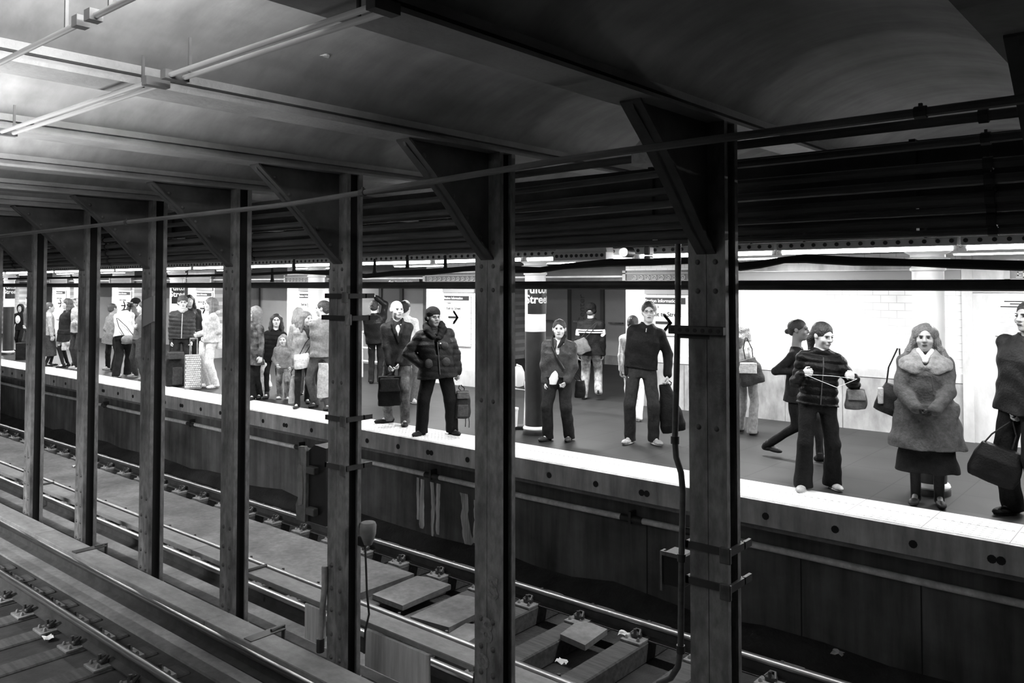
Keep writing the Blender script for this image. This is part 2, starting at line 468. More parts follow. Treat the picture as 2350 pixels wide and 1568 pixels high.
# jack arches over both tracks
mb = MB(); NA = 12
xs = []
for i in range(len(beam_u) - 1):
    a, b = beam_u[i] + .03, beam_u[i + 1] - .03
    for k in range(NA + 1):
        t = k / NA; xs.append((-(a + (b - a) * t), Z(.92) + .26 * math.sin(math.pi * t) ** .7))
v = []; f = []
ys = list(np.arange(-5, 7.61, .6))
for (x, z) in xs:
    for y in ys: v.append((x, y, z))
ny = len(ys)
for i in range(len(xs) - 1):
    for j in range(ny - 1): f.append((i * ny + j, i * ny + j + 1, (i + 1) * ny + j + 1, (i + 1) * ny + j))
ce = mesh_obj('ceiling_vault', v, f, 'ceil', None, True, 40); struct(ce)
for (px, py, w_, k_) in ((705, 130, .10, 1), (735, 128, .05, 5), (362, 42, .05, 2), (1230, 130, .03, 3)):
    p = atz(px, py, Z(1.10)); q = random.Random(k_)
    pl = [(p.x + w_ * (1 + q.uniform(-.4, .3)) * math.cos(a_), p.y + w_ * .5 * (1 + q.uniform(-.5, .4)) * math.sin(a_)) for a_ in np.linspace(0, 2 * math.pi, 12)[:-1]]
    MB().prism(pl, Z(1.09), Z(1.2), 'z').build('peeled_plaster', 'patch', ce, world=False)
sl = struct(MB().box(XL, XR + 3, -5.2, 7.6, Z(1.25), Z(1.35)).build('ceiling_slab', 'col_dark'))
# downstand beams
def beam_mesh():
    mb = MB()
    mb.box(-.11, .11, -5, 7.45, Z(.84), Z(.858)); mb.box(-.008, .008, -5, 7.45, Z(.858), Z(1.25))
    mb.box(-.05, .05, -5, 7.45, Z(.90), Z(1.25))
    return mb
b0 = None
for i, u in enumerate(beam_u):
    if b0 is None:
        b0 = beam_mesh().build('ceiling_beam', 'beam'); o = b0
        tag(o, 'painted steel ceiling beam spanning across both tracks between plaster vaults', 'beam', 'ceiling beams over the tracks')
    else: o = link(b0.copy())
    o.location = (-u, 0, 0)

# ---- track bed
struct(MB().box(XL, XR, 4.25, 7.6, -1.7, -1.38).build('floor_far_track_base', 'concrete_dark'))
struct(MB().box(XL, -6.7, 5.16, 6.2, -1.38, -1.203).build('floor_far_track_slab', 'concrete'))
struct(MB().box(XL, -4.2, 4.25, 5.04, -1.38, -1.24).build('floor_contact_rail_side', 'concrete'))
for i_, (a_, b_, c_, d_, e_) in enumerate(((6.05, 6.55, 5.45, 6.15, .0), (5.35, 5.85, 5.35, 6.05, .03), (5.0, 5.3, 5.2, 5.6, -.03), (4.2, 4.55, 5.9, 6.3, -.02))):
    o = MB().prism([(-a_, c_ + e_), (-b_ + .05, c_ - e_), (-b_, d_ - .05), (-b_ + .12, d_), (-a_ - .04, d_ + e_)], -1.215, -1.165, 'z').build('paving_slab', 'concrete')
    tag(o, ('broken concrete slab lying over the ties left of the central column', 'cracked slab lying over the ties just behind the central column', 'small slab fragment beside the cover board by the central column', 'loose slab piece at the far rail right of the central column')[i_], 'slab')
struct(MB().box(-3.6, -1.2, 4.8, 5.7, -1.38, -1.27).build('floor_far_track_patch', 'concrete'))
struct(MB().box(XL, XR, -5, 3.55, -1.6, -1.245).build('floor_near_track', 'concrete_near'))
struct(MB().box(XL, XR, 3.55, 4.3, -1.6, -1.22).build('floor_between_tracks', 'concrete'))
struct(MB().box(XL, XR, -5.3, -5.0, -1.6, 4).build('wall_near', 'concrete'))
struct(MB().box(XL, XR, -.78, -.62, 2.28, 3.3).build('trim_90', 'beam'))     # unseen blocker behind the viewer, added to shade the column tops
struct(MB().box(XR, XR + .3, -5.3, 17.4, -1.6, 4).build('wall_end', 'col_dark'))
struct(MB().box(XL - .3, XL, -5.3, 17.4, -1.6, 4).build('wall_far_end', 'col_dark'))
# rubble ridge at the foot of the platform wall
mb = MB(); n = 90; v = []; f = []
for i in range(n):
    x = XL + (XR - XL) * i / (n - 1)
    h = .10 + .03 * math.sin(i * 1.7) + .02 * math.sin(i * 4.1); w = .28 + .05 * math.sin(i * 2.3)
    v += [(x, 7.41, -1.38 + h + .04), (x, 7.41 - w * .5, -1.38 + h), (x, 7.41 - w, -1.39)]
for i in range(n - 1):
    for j in (0, 1): f.append((i * 3 + j, i * 3 + j + 1, i * 3 + 4 + j, i * 3 + 3 + j))
struct(mesh_obj('floor_rubble_ridge', v, f, 'concrete_dark', None, True))

# ---- rails
def rail(name, y, label, zt=-1.07, head='rail_head', group=None):
    t = thing(name, label, 'rail', (0, y, zt - .14), group=group)
    hd = [(-.034, -.012), (-.036, -.03), (-.030, -.040), (.030, -.040), (.036, -.03), (.034, -.012), (.026, -.002), (0, 0), (-.026, -.002)]
    MB().prism([(y + a, zt + b) for a, b in hd], XL, XR).build('rail_head', head, t, True, 60)
    wb = [(-.070, -.14), (-.070, -.13), (-.012, -.115), (-.009, -.041), (.009, -.041), (.012, -.115), (.070, -.13), (.070, -.14)]
    MB().prism([(y + a, zt + b) for a, b in wb], XL, XR).build('rail_web', 'rail_web', t)
    return t
FY1, FY2, NY1, NY2 = 6.45, 5.10, 3.17, 1.80
rail('running_rail', FY1, 'steel running rail of the far track, next to the platform wall', head='rail_dull')
rail('running_rail', FY2, 'steel running rail of the far track, beside its cover board', head='rail_dull')
rail('running_rail', NY1, 'steel running rail of the near track, at lower left', head='rail_dull')
rail('running_rail', NY2, 'steel running rail of the near track, closest to the viewer', head='rail_dull')
rail('contact_rail', 4.53, 'shiny contact rail under the cover board behind the columns', zt=Z(-2.90), head='rail_head')
rail('contact_rail', 3.70, 'shiny contact rail under the cover board in front of the columns', zt=Z(-2.90), head='rail_dull')
# guard timber seen between rail and cover board of the far track
def cover(name, y0, y1, z, label, brackets, side):
    t = thing(name, label, 'cover board', (0, (y0 + y1) / 2, z - .05))
    mb = MB(); x = XL; q = random.Random(int(y0 * 10))
    while x < XR:
        L = 3.6 + q.random(); mb.box(x, min(x + L, XR) - .006, y0, y1, z - .045, z + q.random() * .003, .006); x += L
    mb.build('board', 'board', t)
    mb = MB(); yy = y0 if side < 0 else y1
    for u in brackets:
        m2 = MB()
        m2.tube([(-u, y1 + .02, z + .012), (-u, y0 + .02, z + .012), (-u, y0 - .03, z - .03), (-u, y0 - .045, z - .12), (-u, y0 - .045, -1.2)], .017, 6)
        m2.box(-u - .05, -u + .05, y0 - .09, y0 - .01, -1.24, -1.2)
        m2.build('bracket', 'dark_steel', t, True)
    return t
cover('cover_board', 4.37, 4.57, Z(-2.72), 'grey timber cover board over the contact rail behind the columns', [4.05, 7.05, 12.2, 16], -1)
t = thing('cover_board', 'grey timber cover board in front of the column feet', 'cover board', (0, 3.6, Z(-2.78)))
mb = MB(); x = XL; q = random.Random(3)
while x < XR:
    L = 2.9 + q.random(); mb.box(x, min(x + L, XR) - .008, 3.53, 3.75, Z(-2.765), Z(-2.72) + q.random() * .003, .006); x += L
mb.build('board', 'board', t)
for u in (8.9, 5.7, 2.6, .2):
    m2 = MB(); m2.box(-u - .05, -u + .05, 3.55, 3.86, Z(-2.72), Z(-2.712)); m2.tube([(-u, 3.76, Z(-2.71)), (-u, 3.87, Z(-2.70)), (-u, 3.87, -1.22)], .016, 6)
    m2.build('bracket', 'dark_steel', t, True)
# ---- ties with tie plates, clips and bolts
def tie(y0, y1, rails, h=(-1.38, -1.21)):
    t = thing('track_tie', '', 'tie', (0, (y0 + y1) / 2, h[0]))
    oy = (y0 + y1) / 2
    MB().box(-.11, .11, y0, y1, h[0], h[1], .012).build('timber', 'tie', t)
    for yr in rails:
        mb = MB(); mb.box(-.10, .10, yr - .21, yr + .21, h[1], h[1] + .022, .004)
        for s in (-1, 1):
            for dx in (-.06, .06): mb.dome((dx, yr + s * .165, h[1] + .022), (0, 0, 1), .018, .03, 6)
        plate = mb.build('tie_plate', 'col', t, True)
        for s in (-1, 1):
            mb = MB(); mb.box(-.045, .045, yr + s * .065, yr + s * .13, h[1] + .02, h[1] + .062, .01)
            mb.tube([(-.045, yr + s * .12, h[1] + .05), (-.02, yr + s * .06, h[1] + .075), (.02, yr + s * .06, h[1] + .075), (.045, yr + s * .12, h[1] + .05)], .012, 6)
            mb.cyl((0, yr + s * .12, h[1] + .05), (0, yr + s * .12, h[1] + .10), .015, n=6)
            mb.build('rail_clip', 'dark_steel', t, True).parent = plate
    return t
t0 = tie(4.85, 6.80, (FY1, FY2)); t0['label'] = 'timber tie with rail plates under the far track'; t0['group'] = 'ties of the far track'
u = -1.6; first = True; k = 0
while u < 26:
    loc = (-u, t0.location.y, t0.location.z); k += 1
    lb = 'timber tie with rail plates under the far track, %s from the lower right' % ORD[k]
    if first: t0.location = loc; first = False; t0['label'] = lb
    else: dup(t0, loc, lb)
    u += .62
t1 = tie(1.45, 3.50, (NY1, NY2), (-1.38, -1.225)); t1['label'] = 'timber tie with rail plates under the near track'; t1['group'] = 'ties of the near track'
u = -.6; first = True; k = 0
while u < 13:
    loc = (-u, t1.location.y, t1.location.z); k += 1
    lb = 'timber tie with rail plates under the near track, %s from the bottom' % ORD[k]
    if first: t1.location = loc; first = False; t1['label'] = lb
    else: dup(t1, loc, lb)
    u += .55
# fasteners in the slab just inside the far rail where the ties are buried
# ---- litter between the rails
LIT = [(1432, 1460, 'scrap of white paper beside a rail clip, between the two big columns'), (1922, 1502, 'small white paper scrap in the dark by the right wall foot'),
       (1290, 1522, 'crumpled white paper on the trackbed at bottom centre'), (1805, 1440, 'tiny pale scrap at the foot of the right platform wall'),
       (110, 1468, 'scrap of pale litter on the near trackbed at far left'), (172, 1072, 'bright crumpled wrapper on the far trackbed at left')]
for i, (px, py, lab) in enumerate(LIT):
    p = atz(px, py, -1.20 if i not in (4,) else -1.23)
    mb = MB(); q = random.Random(i + 40); n = 4
    vv = [(p.x + (a - 1.5) * .03 + q.uniform(-.01, .01), p.y + (b - 1.5) * .025 + q.uniform(-.008, .008), p.z + q.uniform(0, .035)) for a in range(n) for b in range(n)]
    ff = [(a * n + b, a * n + b + 1, (a + 1) * n + b + 1, (a + 1) * n + b) for a in range(n - 1) for b in range(n - 1)]
    o = mesh_obj('paper_scrap', vv, ff, 'litter'); tag(o, lab, 'litter')
    sm = o.modifiers.new('thickness', 'SOLIDIFY'); sm.thickness = .003

# ================================================================ COLUMNS BETWEEN THE TRACKS
def steel_column(n, label):
    t = thing('steel_column', label, 'column', (-U(n), 3.955, -1.22))
    ux = -U(n)
    for s in (-1, 1):   # the front and rear faces are pairs of flanges with a seam
        pass
    mb = MB()
    for (y0, y1) in ((3.88, 3.897), (4.013, 4.03)):
        mb.box(ux - .105, ux - .0015, y0, y1, -1.22, Z(.84)); mb.box(ux + .0015, ux + .105, y0, y1, -1.22, Z(.84))
    for s in (-1, 1):
        mb.box(ux + s * .092, ux + s * .105, 3.897, 3.915, -1.22, Z(.84)); mb.box(ux + s * .092, ux + s * .105, 3.995, 4.013, -1.22, Z(.84))
    mb.build('flanges', 'col', t)
    MB().box(ux - .06, ux + .06, 3.897, 4.013, -1.22, Z(.84)).build('web', 'col_dark', t)  # web coloured near black for the shade in the recess
    mb = MB()
    for z in (-.17, -.34, -.50, -.68, -.85, -1.02):
        for s in (-1, 1): mb.dome((ux + s * .05, 3.88, z), (0, -1, 0), .019, .012)
    for z in (1.2, 1.9, 2.05, 2.2):
        for s in (-1, 1): mb.dome((ux + s * .05, 3.88, z), (0, -1, 0), .015, .008)
    mb.build('rivets', 'rivet', t, True)
    # base gusset angle
    mb = MB(); mb.prism([(3.85, -1.22), (4.06, -1.22), (4.06, -1.20), (3.90, -1.20), (3.876, -1.0), (3.85, -1.0)], ux - .10, ux + .10)
    mb.prism([(ux - .16, -1.22), (ux + .16, -1.22), (ux + .105, -1.0), (ux - .105, -1.0)], 4.03, 4.045, 'y')
    mb.build('base_gusset', 'col', t)
    # knee bracket rising towards the near side
    K = [(3.88, Z(.16)), (3.88, Z(.84)), (3.16, Z(.84)), (3.18, Z(.80)), (3.36, Z(.66)), (3.55, Z(.48)), (3.74, Z(.28))]
    mb = MB(); mb.prism(K, ux - .010, ux + .010)
    pts = [(3.88, Z(.12))] + K[:0:-1][:0] + [(3.88, Z(.16)), (3.74, Z(.28)), (3.55, Z(.48)), (3.36, Z(.66)), (3.16, Z(.83))]
    pts = pts[1:]
    for i in range(len(pts) - 1):
        (a, b), (c, d) = pts[i], pts[i + 1]
        mb.add([(ux + s, p, q + o) for s in (-.055, .055) for (p, q) in ((a, b), (c, d)) for o in (0, .016)],
               [(0, 2, 3, 1), (4, 5, 7, 6), (0, 4, 6, 2), (1, 3, 7, 5), (0, 1, 5, 4), (2, 6, 7, 3)])
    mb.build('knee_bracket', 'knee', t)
    mb = MB()
    for (a, b) in ((3.80, .30), (3.68, .42), (3.56, .54), (3.44, .65), (3.32, .76)):
        mb.dome((ux + .010, a, Z(b)), (1, 0, 0), .016, .010); mb.dome((ux - .010, a, Z(b)), (-1, 0, 0), .016, .010)
    mb.build('bracket_rivets', 'rivet', t, True)
    return t
COLS = {
 -1: 'riveted steel column just outside the right edge of the picture',
 0: 'riveted steel column cut off by the right edge of the picture', 1: 'broad riveted steel column second from the right, with a perforated bracket bar',
 2: 'riveted steel column at the centre with chalk-like scrawl on its face', 3: 'riveted steel column with clamps, an electrical cabinet and a bell-shaped can',
 4: 'riveted steel column left of the one with the cabinet', 5: 'riveted steel column carrying a small grey plate at head height',
 6: 'narrow riveted column, first left of the one with the grey plate', 7: 'narrow riveted column, second left of the one with the grey plate',
 8: 'riveted steel column at the left edge of the picture'}
CT = {n: steel_column(n, l) for n, l in COLS.items()}
for n in range(9, 14):
    t = dup(CT[8], (-U(n), 3.955, -1.22)); t['label'] = 'riveted steel column beyond the left edge of the picture'; t['group'] = 'columns beyond the left edge'
for tx, dx, zz, sz in (('S', .01, -.02, .19), ('8', -.055, -.30, .21), ('o', -.08, -.47, .18)):
    text_mesh(tx, sz, 'chalk_scrawl', 'chalk', CT[2], Matrix.Translation((dx, 3.877 - 3.955, zz + 1.22)) @ Matrix.Rotation(math.pi / 2, 4, 'X'), .001, bold=.006)
# pale peeling gusset plates beside each knee
for n in range(1, 6):
    u = U(n) + .36
    mb = MB(); q = random.Random(n)
    poly = [(-u - .19, Z(.70)), (-u + .15, Z(.68)), (-u + .15, Z(.79)), (-u + .10, Z(.80)), (-u + .07, Z(1.06)), (-u + .055, Z(1.06)), (-u + .03, Z(.80)), (-u - .02, Z(.81)), (-u - .05, Z(1.1)), (-u - .06, Z(1.1)), (-u - .09, Z(.81)), (-u - .13, Z(.83)), (-u - .19, Z(.78))]
    mb.prism(poly, 4.04, 4.055, 'y')
    o = mb.build('gusset_plate', 'patch'); tag(o, 'pale ragged plate %s' % ('by the knee of the ' + {1: 'broad column second from the right', 2: 'central column', 3: 'column with the cabinet', 4: 'column left of the cabinet', 5: 'column with the grey plate'}[n]), 'plate')

# ================================================================ PIPES ABOVE
def run(pts_e, y, r, name, label, m='pipe', clamps=True, cat='pipe', group=None, step=1.524):
    t = thing(name, label, cat, (0, y, Z(pts_e[0][1])), group=group)
    us = [p[0] for p in pts_e]; es = [p[1] for p in pts_e]
    uu = np.arange(us[0], us[-1] + .01, .19)
    tt = np.interp(uu, us, es); 
    k = np.array([.25, .5, .25]); sm = np.convolve(np.pad(tt, 2, 'edge'), k, 'same')[2:-2]
    MB().tube([(-a, y, Z(b)) for a, b in zip(uu, sm)], r, 8).build('pipe_run', m, t, True)
    if clamps:
        for u in np.arange(.48 + .3, 20, step * 2):
            e = float(np.interp(u, us, es))
            mb = MB(); mb.cyl((-u - .02, y, Z(e)), (-u + .02, y, Z(e)), r * 1.35, n=8); mb.box(-u - .006, -u + .006, y - .006, y + .006, Z(e), Z(e) + r * 1.9)
            mb.build('coupling', 'dark_steel', t, True)
    return t
prs = [('topmost conduit under the vaults, passing in front of the column knees', 3.12, [(-4, .63), (2.2, .60), (3.4, .56), (4.6, .525), (30, .52)], .017),
       ('second conduit from the top, behind the column knees', 4.16, [(-4, .765), (2.2, .755), (3.6, .73), (30, .73)], .024),
       ('third conduit from the top, behind the column knees', 4.20, [(-4, .68), (2.2, .655), (3.6, .625), (30, .62)], .022),
       ('fourth conduit from the top, behind the column knees', 4.24, [(-4, .55), (2.2, .555), (3.6, .53), (30, .52)], .024),
       ('fifth conduit from the top, behind the column knees', 4.26, [(-4, .49), (2.2, .48), (3.6, .455), (30, .45)], .024),
       ('thick conduit in the middle of the bundle behind the knees', 4.28, [(-4, .40), (1.5, .40), (2.2, .395), (3.6, .375), (30, .38)], .030),
       ('slim conduit in the lower part of the bundle behind the knees', 4.30, [(-4, .355), (2.2, .350), (3.6, .335), (30, .33)], .018),
       ('lower thick conduit of the bundle behind the knees', 4.30, [(-4, .30), (2.2, .30), (3.6, .29), (30, .285)], .024),
       ('lowest conduit of the bundle, just above the column tops', 4.32, [(-4, .225), (2.2, .255), (3.6, .25), (30, .245)], .016)]
for l, y, p, r in prs: run(p, y, r, 'conduit', l)
run([(-4, .0), (30, .0)], 4.22, .026, 'conduit', 'straight dark pipe at eye level crossing behind every column', 'dark_steel', False)
# flat tray hiding the vaults behind the bundle, raised to block lamp light
for e in (.22, .43, .56): pass
t = thing('cable_tray', 'dark cable tray behind the conduit bundle', 'cable tray', (0, 4.45, Z(.15)))
mb = MB()
for e0, e1 in ((.29, .36), (.41, .50), (.52, .735)): mb.box(-30, 4, 4.50, 4.515, Z(e0), Z(e1))
mb.build('tray_strips', 'dark_steel', t)
mb = MB()
for n in range(-1, 18): MB().box(-U(n) - .70, -U(n) - .67, 4.47, 4.53, Z(.27), Z(.74)).build('tray_hanger', 'dark_steel', t)
# sagging cable bundle
CB = [(20, 640), (250, 636), (400, 634), (580, 630), (680, 625), (760, 626), (840, 634), (900, 628), (990, 624), (1060, 618), (1100, 615), (1185, 619), (1240, 620), (1290, 612), (1400, 603), (1500, 602), (1580, 599), (1700, 612), (1745, 607), (1800, 597), (1850, 594), (1960, 600), (2090, 603), (2200, 606), (2340, 610), (2470, 612)]
P = [aty(px, py, 4.34) for px, py in CB]
t = thing('cable_bundle', 'thick black sagging cable bundle strung behind the columns below the lamps', 'cable', (0, 4.34, P[5].z))
MB().tube(P, [.013 if p.x < -6 else .018 + .007 * math.sin(i) ** 2 for i, p in enumerate(P)], 8).build('cable', 'col_dark', t, True)
for px, py in ((860, 620), (935, 608), (1022, 612), (675, 618), (625, 640)):
    a = aty(px, py, 4.34); b = aty(px, py - 26, 4.34)
    MB().tube([a - Vector((0, 0, .03)), a, b], [.02, .014, .010], 6).build('hanger', 'col_dark', t, True)

# ---- bracket, vertical conduit, boxes and straps on the big column
c1x = -U(1)
t = thing('perforated_bar', 'perforated flat bar strapped across the broad column at shoulder height', 'bracket', (c1x, 3.86, Z(-.25)))
a = aty(1536, 755, 3.86); b = aty(1662, 762, 3.86)
mb = MB(); z = (a.z + b.z) / 2; mb.box(a.x, b.x, 3.845, 3.878, z - .022, z + .022, .003); mb.build('bar', 'dark_steel', t)
mb = MB()
for k in range(7): xx = a.x + (b.x - a.x) * (k + .6) / 7.2; mb.cyl((xx, 3.843, z), (xx, 3.8455, z), .011, n=10)
mb.build('holes', 'col_dark', t)
MB().box(a.x + .05, a.x + .22, 3.878, 3.90, z - .045, z - .022).build('clip', 'black_steel', t)
def strap(n, zs, label, m='dark_steel', wide=.105):
    ux = -U(n)
    t = thing('strap', label, 'strap', (ux, 3.95, zs))
    mb = MB()
    for (x0, x1, y0, y1) in ((ux - wide - .02, ux + wide + .02, 3.866, 3.878), (ux - wide - .02, ux + wide + .02, 4.032, 4.044), (ux + wide + .002, ux + wide + .02, 3.866, 4.12), (ux - wide - .02, ux - wide - .002, 3.866, 4.12)):
        mb.box(x0, x1, y0, y1, zs - .018, zs + .018)
    mb.build('band', m, t)
    MB().box(ux + wide - .03, ux + wide + .03, 3.845, 3.866, zs - .05, zs + .03, .004).build('buckle', 'col', t)
strap(1, Z(-1.34), 'upper steel strap round the broad column beside the switch box')
strap(1, Z(-1.52), 'lower steel strap round the broad column beside the switch box')
P = [(1556, 560), (1556, 700), (1552, 900), (1549, 1010), (1552, 1050), (1563, 1085), (1567, 1130), (1566, 1200), (1564, 1280), (1563, 1400), (1562, 1490), (1556, 1530), (1540, 1556), (1512, 1568)]
P = [aty(px, py, 3.93 if i < 12 else 3.93 + .05 * (i - 11)) for i, (px, py) in enumerate(P)]
t = thing('standpipe_conduit', 'upright conduit bending down the left side of the broad column', 'pipe', (P[0].x, 3.93, P[-1].z))
MB().tube(P, .0165, 10).build('pipe_run', 'pipe', t, True)
for i in (3, 8, 10): MB().cyl(P[i] - Vector((0, 0, .02)), P[i] + Vector((0, 0, .02)), .023, n=10).build('coupling', 'dark_steel', t, True)
a = aty(1522, 1266, 3.98); b = aty(1562, 1350, 3.98)
t = thing('switch_box', 'small dark switch box behind the conduit by the broad column', 'box', (a.x, 3.98, b.z))
mb = MB(); mb.box(a.x, b.x + .02, 3.96, 4.10, b.z, a.z, .008); mb.build('body', 'black_steel', t)
MB().box(a.x - .005, a.x + .008, 3.952, 4.0, b.z - .03, a.z + .01).box(a.x, b.x, 3.95, 3.96, a.z - .01, a.z + .012).build('flange', 'col', t)

# ---- things on column 3
strap(3, Z(-.245), 'wide steel strap high on the column with the cabinet', 'black_steel', .16)
strap(3, Z(-.08), 'short steel strap near the top of the column with the cabinet', 'black_steel', .12)
strap(3, Z(-1.0), 'steel strap round the middle of the column with the cabinet')
strap(3, Z(-1.36), 'low steel strap just above the bell-shaped can', 'dark_steel')
a = aty(693, 1022, 4.1); b = aty(752, 1208, 4.1)
t = thing('electrical_cabinet', 'tall dark electrical cabinet mounted beside the column with clamps', 'cabinet', ((a.x + b.x) / 2, 4.2, b.z))
mb = MB(); x0, x1, z1, z0 = a.x, b.x, a.z, b.z
mb.prism([(x0 + .1, z0), (x1, z0), (x1, z1 + .02), (x0 + .2, z1 + .03), (x0 + .1, z1 - .04)], 4.08, 4.34, 'y'); mb.build('body', 'black_steel', t)
mb = MB(); mb.prism([(x0, z0), (x0 + .12, z0), (x0 + .13, z1 - .03), (x0 + .10, z1 + .01), (x0 + .02, z1), (x0 + .03, z1 - .1), (x0, z1 - .16), (x0 + .03, z0 + .2), (x0 - .01, z0 + .12)], 4.05, 4.08, 'y'); mb.build('flange', 'col', t)
mb = MB(); mb.prism([(x0 + .04, z0 + .12), (x0 + .09, z0 + .14), (x0 + .10, z0 + .26), (x0 + .085, z0 + .44), (x0 + .04, z0 + .46), (x0 + .025, z0 + .3)], 4.04, 4.05, 'y'); mb.build('cover_plate', 'board', t)
for zz in (z0 + .10, z1 - .17): MB().box(x0 + .15, x0 + .26, 4.03, 4.08, zz - .03, zz + .03, .006).build('latch', 'pipe', t)
a = aty(845, 1197, 4.0)
t = thing('bell_can', 'bell-shaped grey signal horn hung right of the column with clamps', 'horn', (a.x, 4.0, a.z - .2))
MB().lathe([(.02, -.0), (.052, -.006), (.062, -.03), (.058, -.09), (.045, -.13), (.03, -.17)], (a.x, 4.0, a.z), 18).build('body', 'board', t, True)
MB().box(a.x - .09, a.x - .02, 3.97, 4.03, a.z - .19, a.z - .12, .006).build('mount', 'black_steel', t)
P = [aty(px, py, 4.02) for px, py in ((806, 1110), (812, 1150), (822, 1190), (838, 1250), (840, 1300), (842, 1360), (847, 1410), (838, 1450), (836, 1500))]
o = MB().tube(P, .008, 6).build('cable', 'dark_steel', None, True); tag(o, 'thin cable hanging down past the bell-shaped horn', 'cable')
P = [aty(px, py, 3.86) for px, py in ((745, 1300), (745, 1345), (740, 1400), (737, 1450), (735, 1478))]
t = thing('conduit', 'short upright conduit stub at the foot of the column with the cabinet', 'pipe', tuple(P[-1]))
MB().tube(P, .024, 10).build('pipe_run', 'pipe_light', t, True)
MB().tube([P[-1] + Vector((0, 0, .04)), P[-1] - Vector((0, 0, .06))], .03, 8).build('coupling', 'dark_steel', t, True)
# ---- plate on column 5
a = aty(331, 690, 3.868); b = aty(353, 738, 3.868)
t = MB().add([(a.x - .01, 3.862, b.z - .06), (b.x, 3.862, b.z), (b.x, 3.862, a.z + .05), (a.x - .01, 3.862, a.z), (a.x - .01, 3.878, b.z - .06), (b.x, 3.878, b.z), (b.x, 3.878, a.z + .05), (a.x - .01, 3.878, a.z)],
             [(0, 1, 2, 3), (7, 6, 5, 4), (0, 4, 5, 1), (1, 5, 6, 2), (2, 6, 7, 3), (3, 7, 4, 0)]).build('notice_plate', 'sign_grey')
tag(t, 'small blank grey plate fixed to a column near the left', 'plate')
# ---- whitish boards hung from the far cover board
for (p0, p1, lab) in (((700, 1352), (745, 1450), 'short whitish board hanging from the cover board, left of the cabinet column'), ((838, 1405), (985, 1530), 'long whitish board hanging from the cover board, right of the cabinet column')):
    a = aty(p0[0], p0[1], 4.34); b = aty(p1[0], p1[1], 4.34)
    zt = Z(-2.755)
    o = MB().box(a.x, b.x, 4.335, 4.36, zt - .30, zt, .006).build('hanging_board', 'white_board'); tag(o, lab, 'board')

# ================================================================ PLATFORM COLUMNS
def plat_column(u, label, sign):
    v = 8.40; t = thing('platform_column', label, 'column', (-u, v, 0)); c = (-u, v, 0); r = .135
    MB().lathe([(.165, 0), (.165, .045), (.155, .06)], c, 32).build('base', 'dark_paint', t, True)
    MB().lathe([(.158, .06), (.165, .075), (.158, .095), (.14, .11)], c, 32).build('base_ring', 'white_paint', t, True)
    MB().lathe([(r, .1), (r, 1.335)], c, 32).build('lower_shaft', 'dark_paint', t, True)
    MB().lathe([(r + .002, 1.33), (r + .002, Z(.13))], c, 32).build('upper_shaft', 'white_paint', t, True)
    MB().lathe([(.136, Z(.13)), (.155, Z(.14)), (.155, Z(.16)), (.138, Z(.175)), (.138, Z(.20)), (.18, Z(.225)), (.19, Z(.25)), (.15, Z(.262)), (.15, Z(.285)), (.20, Z(.31)), (.20, Z(.345)), (.14, Z(.35)), (.14, Zc)], c, 32).build('capital', 'white_paint', t, True, 30)
    if sign:
        # black name band bent round the shaft with white letters
        n = 20; vv = []; a0, a1 = math.radians(-75), math.radians(75)
        base = math.atan2(-v, u) # towards the camera
        for rr in (r + .006, r + .009):
            for i in range(n + 1):
                a = base + .55 + a0 + (a1 - a0) * i / n
                for z in (1.56, 1.97): vv.append((-u + rr * math.cos(a), v + rr * math.sin(a), z))
        ff = [(2 * i, 2 * i + 2, 2 * i + 3, 2 * i + 1) for i in range(n)]
        m = 2 * (n + 1); ff += [tuple(x + m for x in q[::-1]) for q in ff]
        s = mesh_obj('name_band', vv, ff, 'sign_black', t, True)
        for txt, z in (('Fulton', 1.83), ('Street', 1.70)):
            me = text_mesh(txt, .15, 'lettering', 'sign_white', None, Matrix.Identity(4), .001, 'CENTER', .004)
            for q in me.data.vertices:
                a = base + .30 + q.co.x / (r + .012); rr = r + .012 + q.co.z
                q.co = Vector((-u + rr * math.cos(a), v + rr * math.sin(a), z + q.co.y)) - s.location - t.location
            me.parent = s
    return t
for u, l, sgn in ((2.06 - 4.72, 'round white-topped platform column beyond the right edge', 0), (2.06, 'round white platform column behind the woman in the wide-collared coat', 0), (6.78, 'round platform column behind the short man, with a station name band', 1),
             (11.5, 'round white platform column behind the woman with the scarf', 0), (16.22, 'round white platform column behind the man in the quilted jacket', 1),
             (20.94, 'round white platform column behind the man in the light jacket', 0), (25.66, 'round platform column farthest left, next to the man with black luggage', 1), (30.4, 'round platform column beyond the left edge', 0)):
    plat_column(u, l, sgn)

# ================================================================ PLATFORM LAMPS
def lamp_unit():
    t = thing('strip_lamp', 'strip lamp with perforated housing in the row over the platform edge', 'lamp', (0, 7.30, Z(.28)), group='strip lamps in the row over the platform edge')
    MB().box(-.74, .74, 7.25, 7.35, Z(.315), Z(.385), .006).build('housing', 'fixture', t)
    mb = MB()
    for k in range(15): mb.cyl((-.7 + k * .1, 7.242, Z(.355)), (-.7 + k * .1, 7.252, Z(.355)), .018, n=8)
    mb.build('perforations', 'dark_steel', t)
    MB().cyl((-.70, 7.30, Z(.297)), (.70, 7.30, Z(.297)), .019, n=10).build('tube', 'tube', t, True)
    MB().box(-.74, -.70, 7.285, 7.315, Z(.275), Z(.315)).box(.70, .74, 7.285, 7.315, Z(.275), Z(.315)).build('end_cap', 'fixture', t)
    for x in (-.5, .5): MB().box(x - .01, x + .01, 7.29, 7.31, Z(.385), Z(.95)).build('hanger', 'dark_steel', t)
    return t
PL = 15.0
t0 = lamp_unit(); u = -2.2; first = True
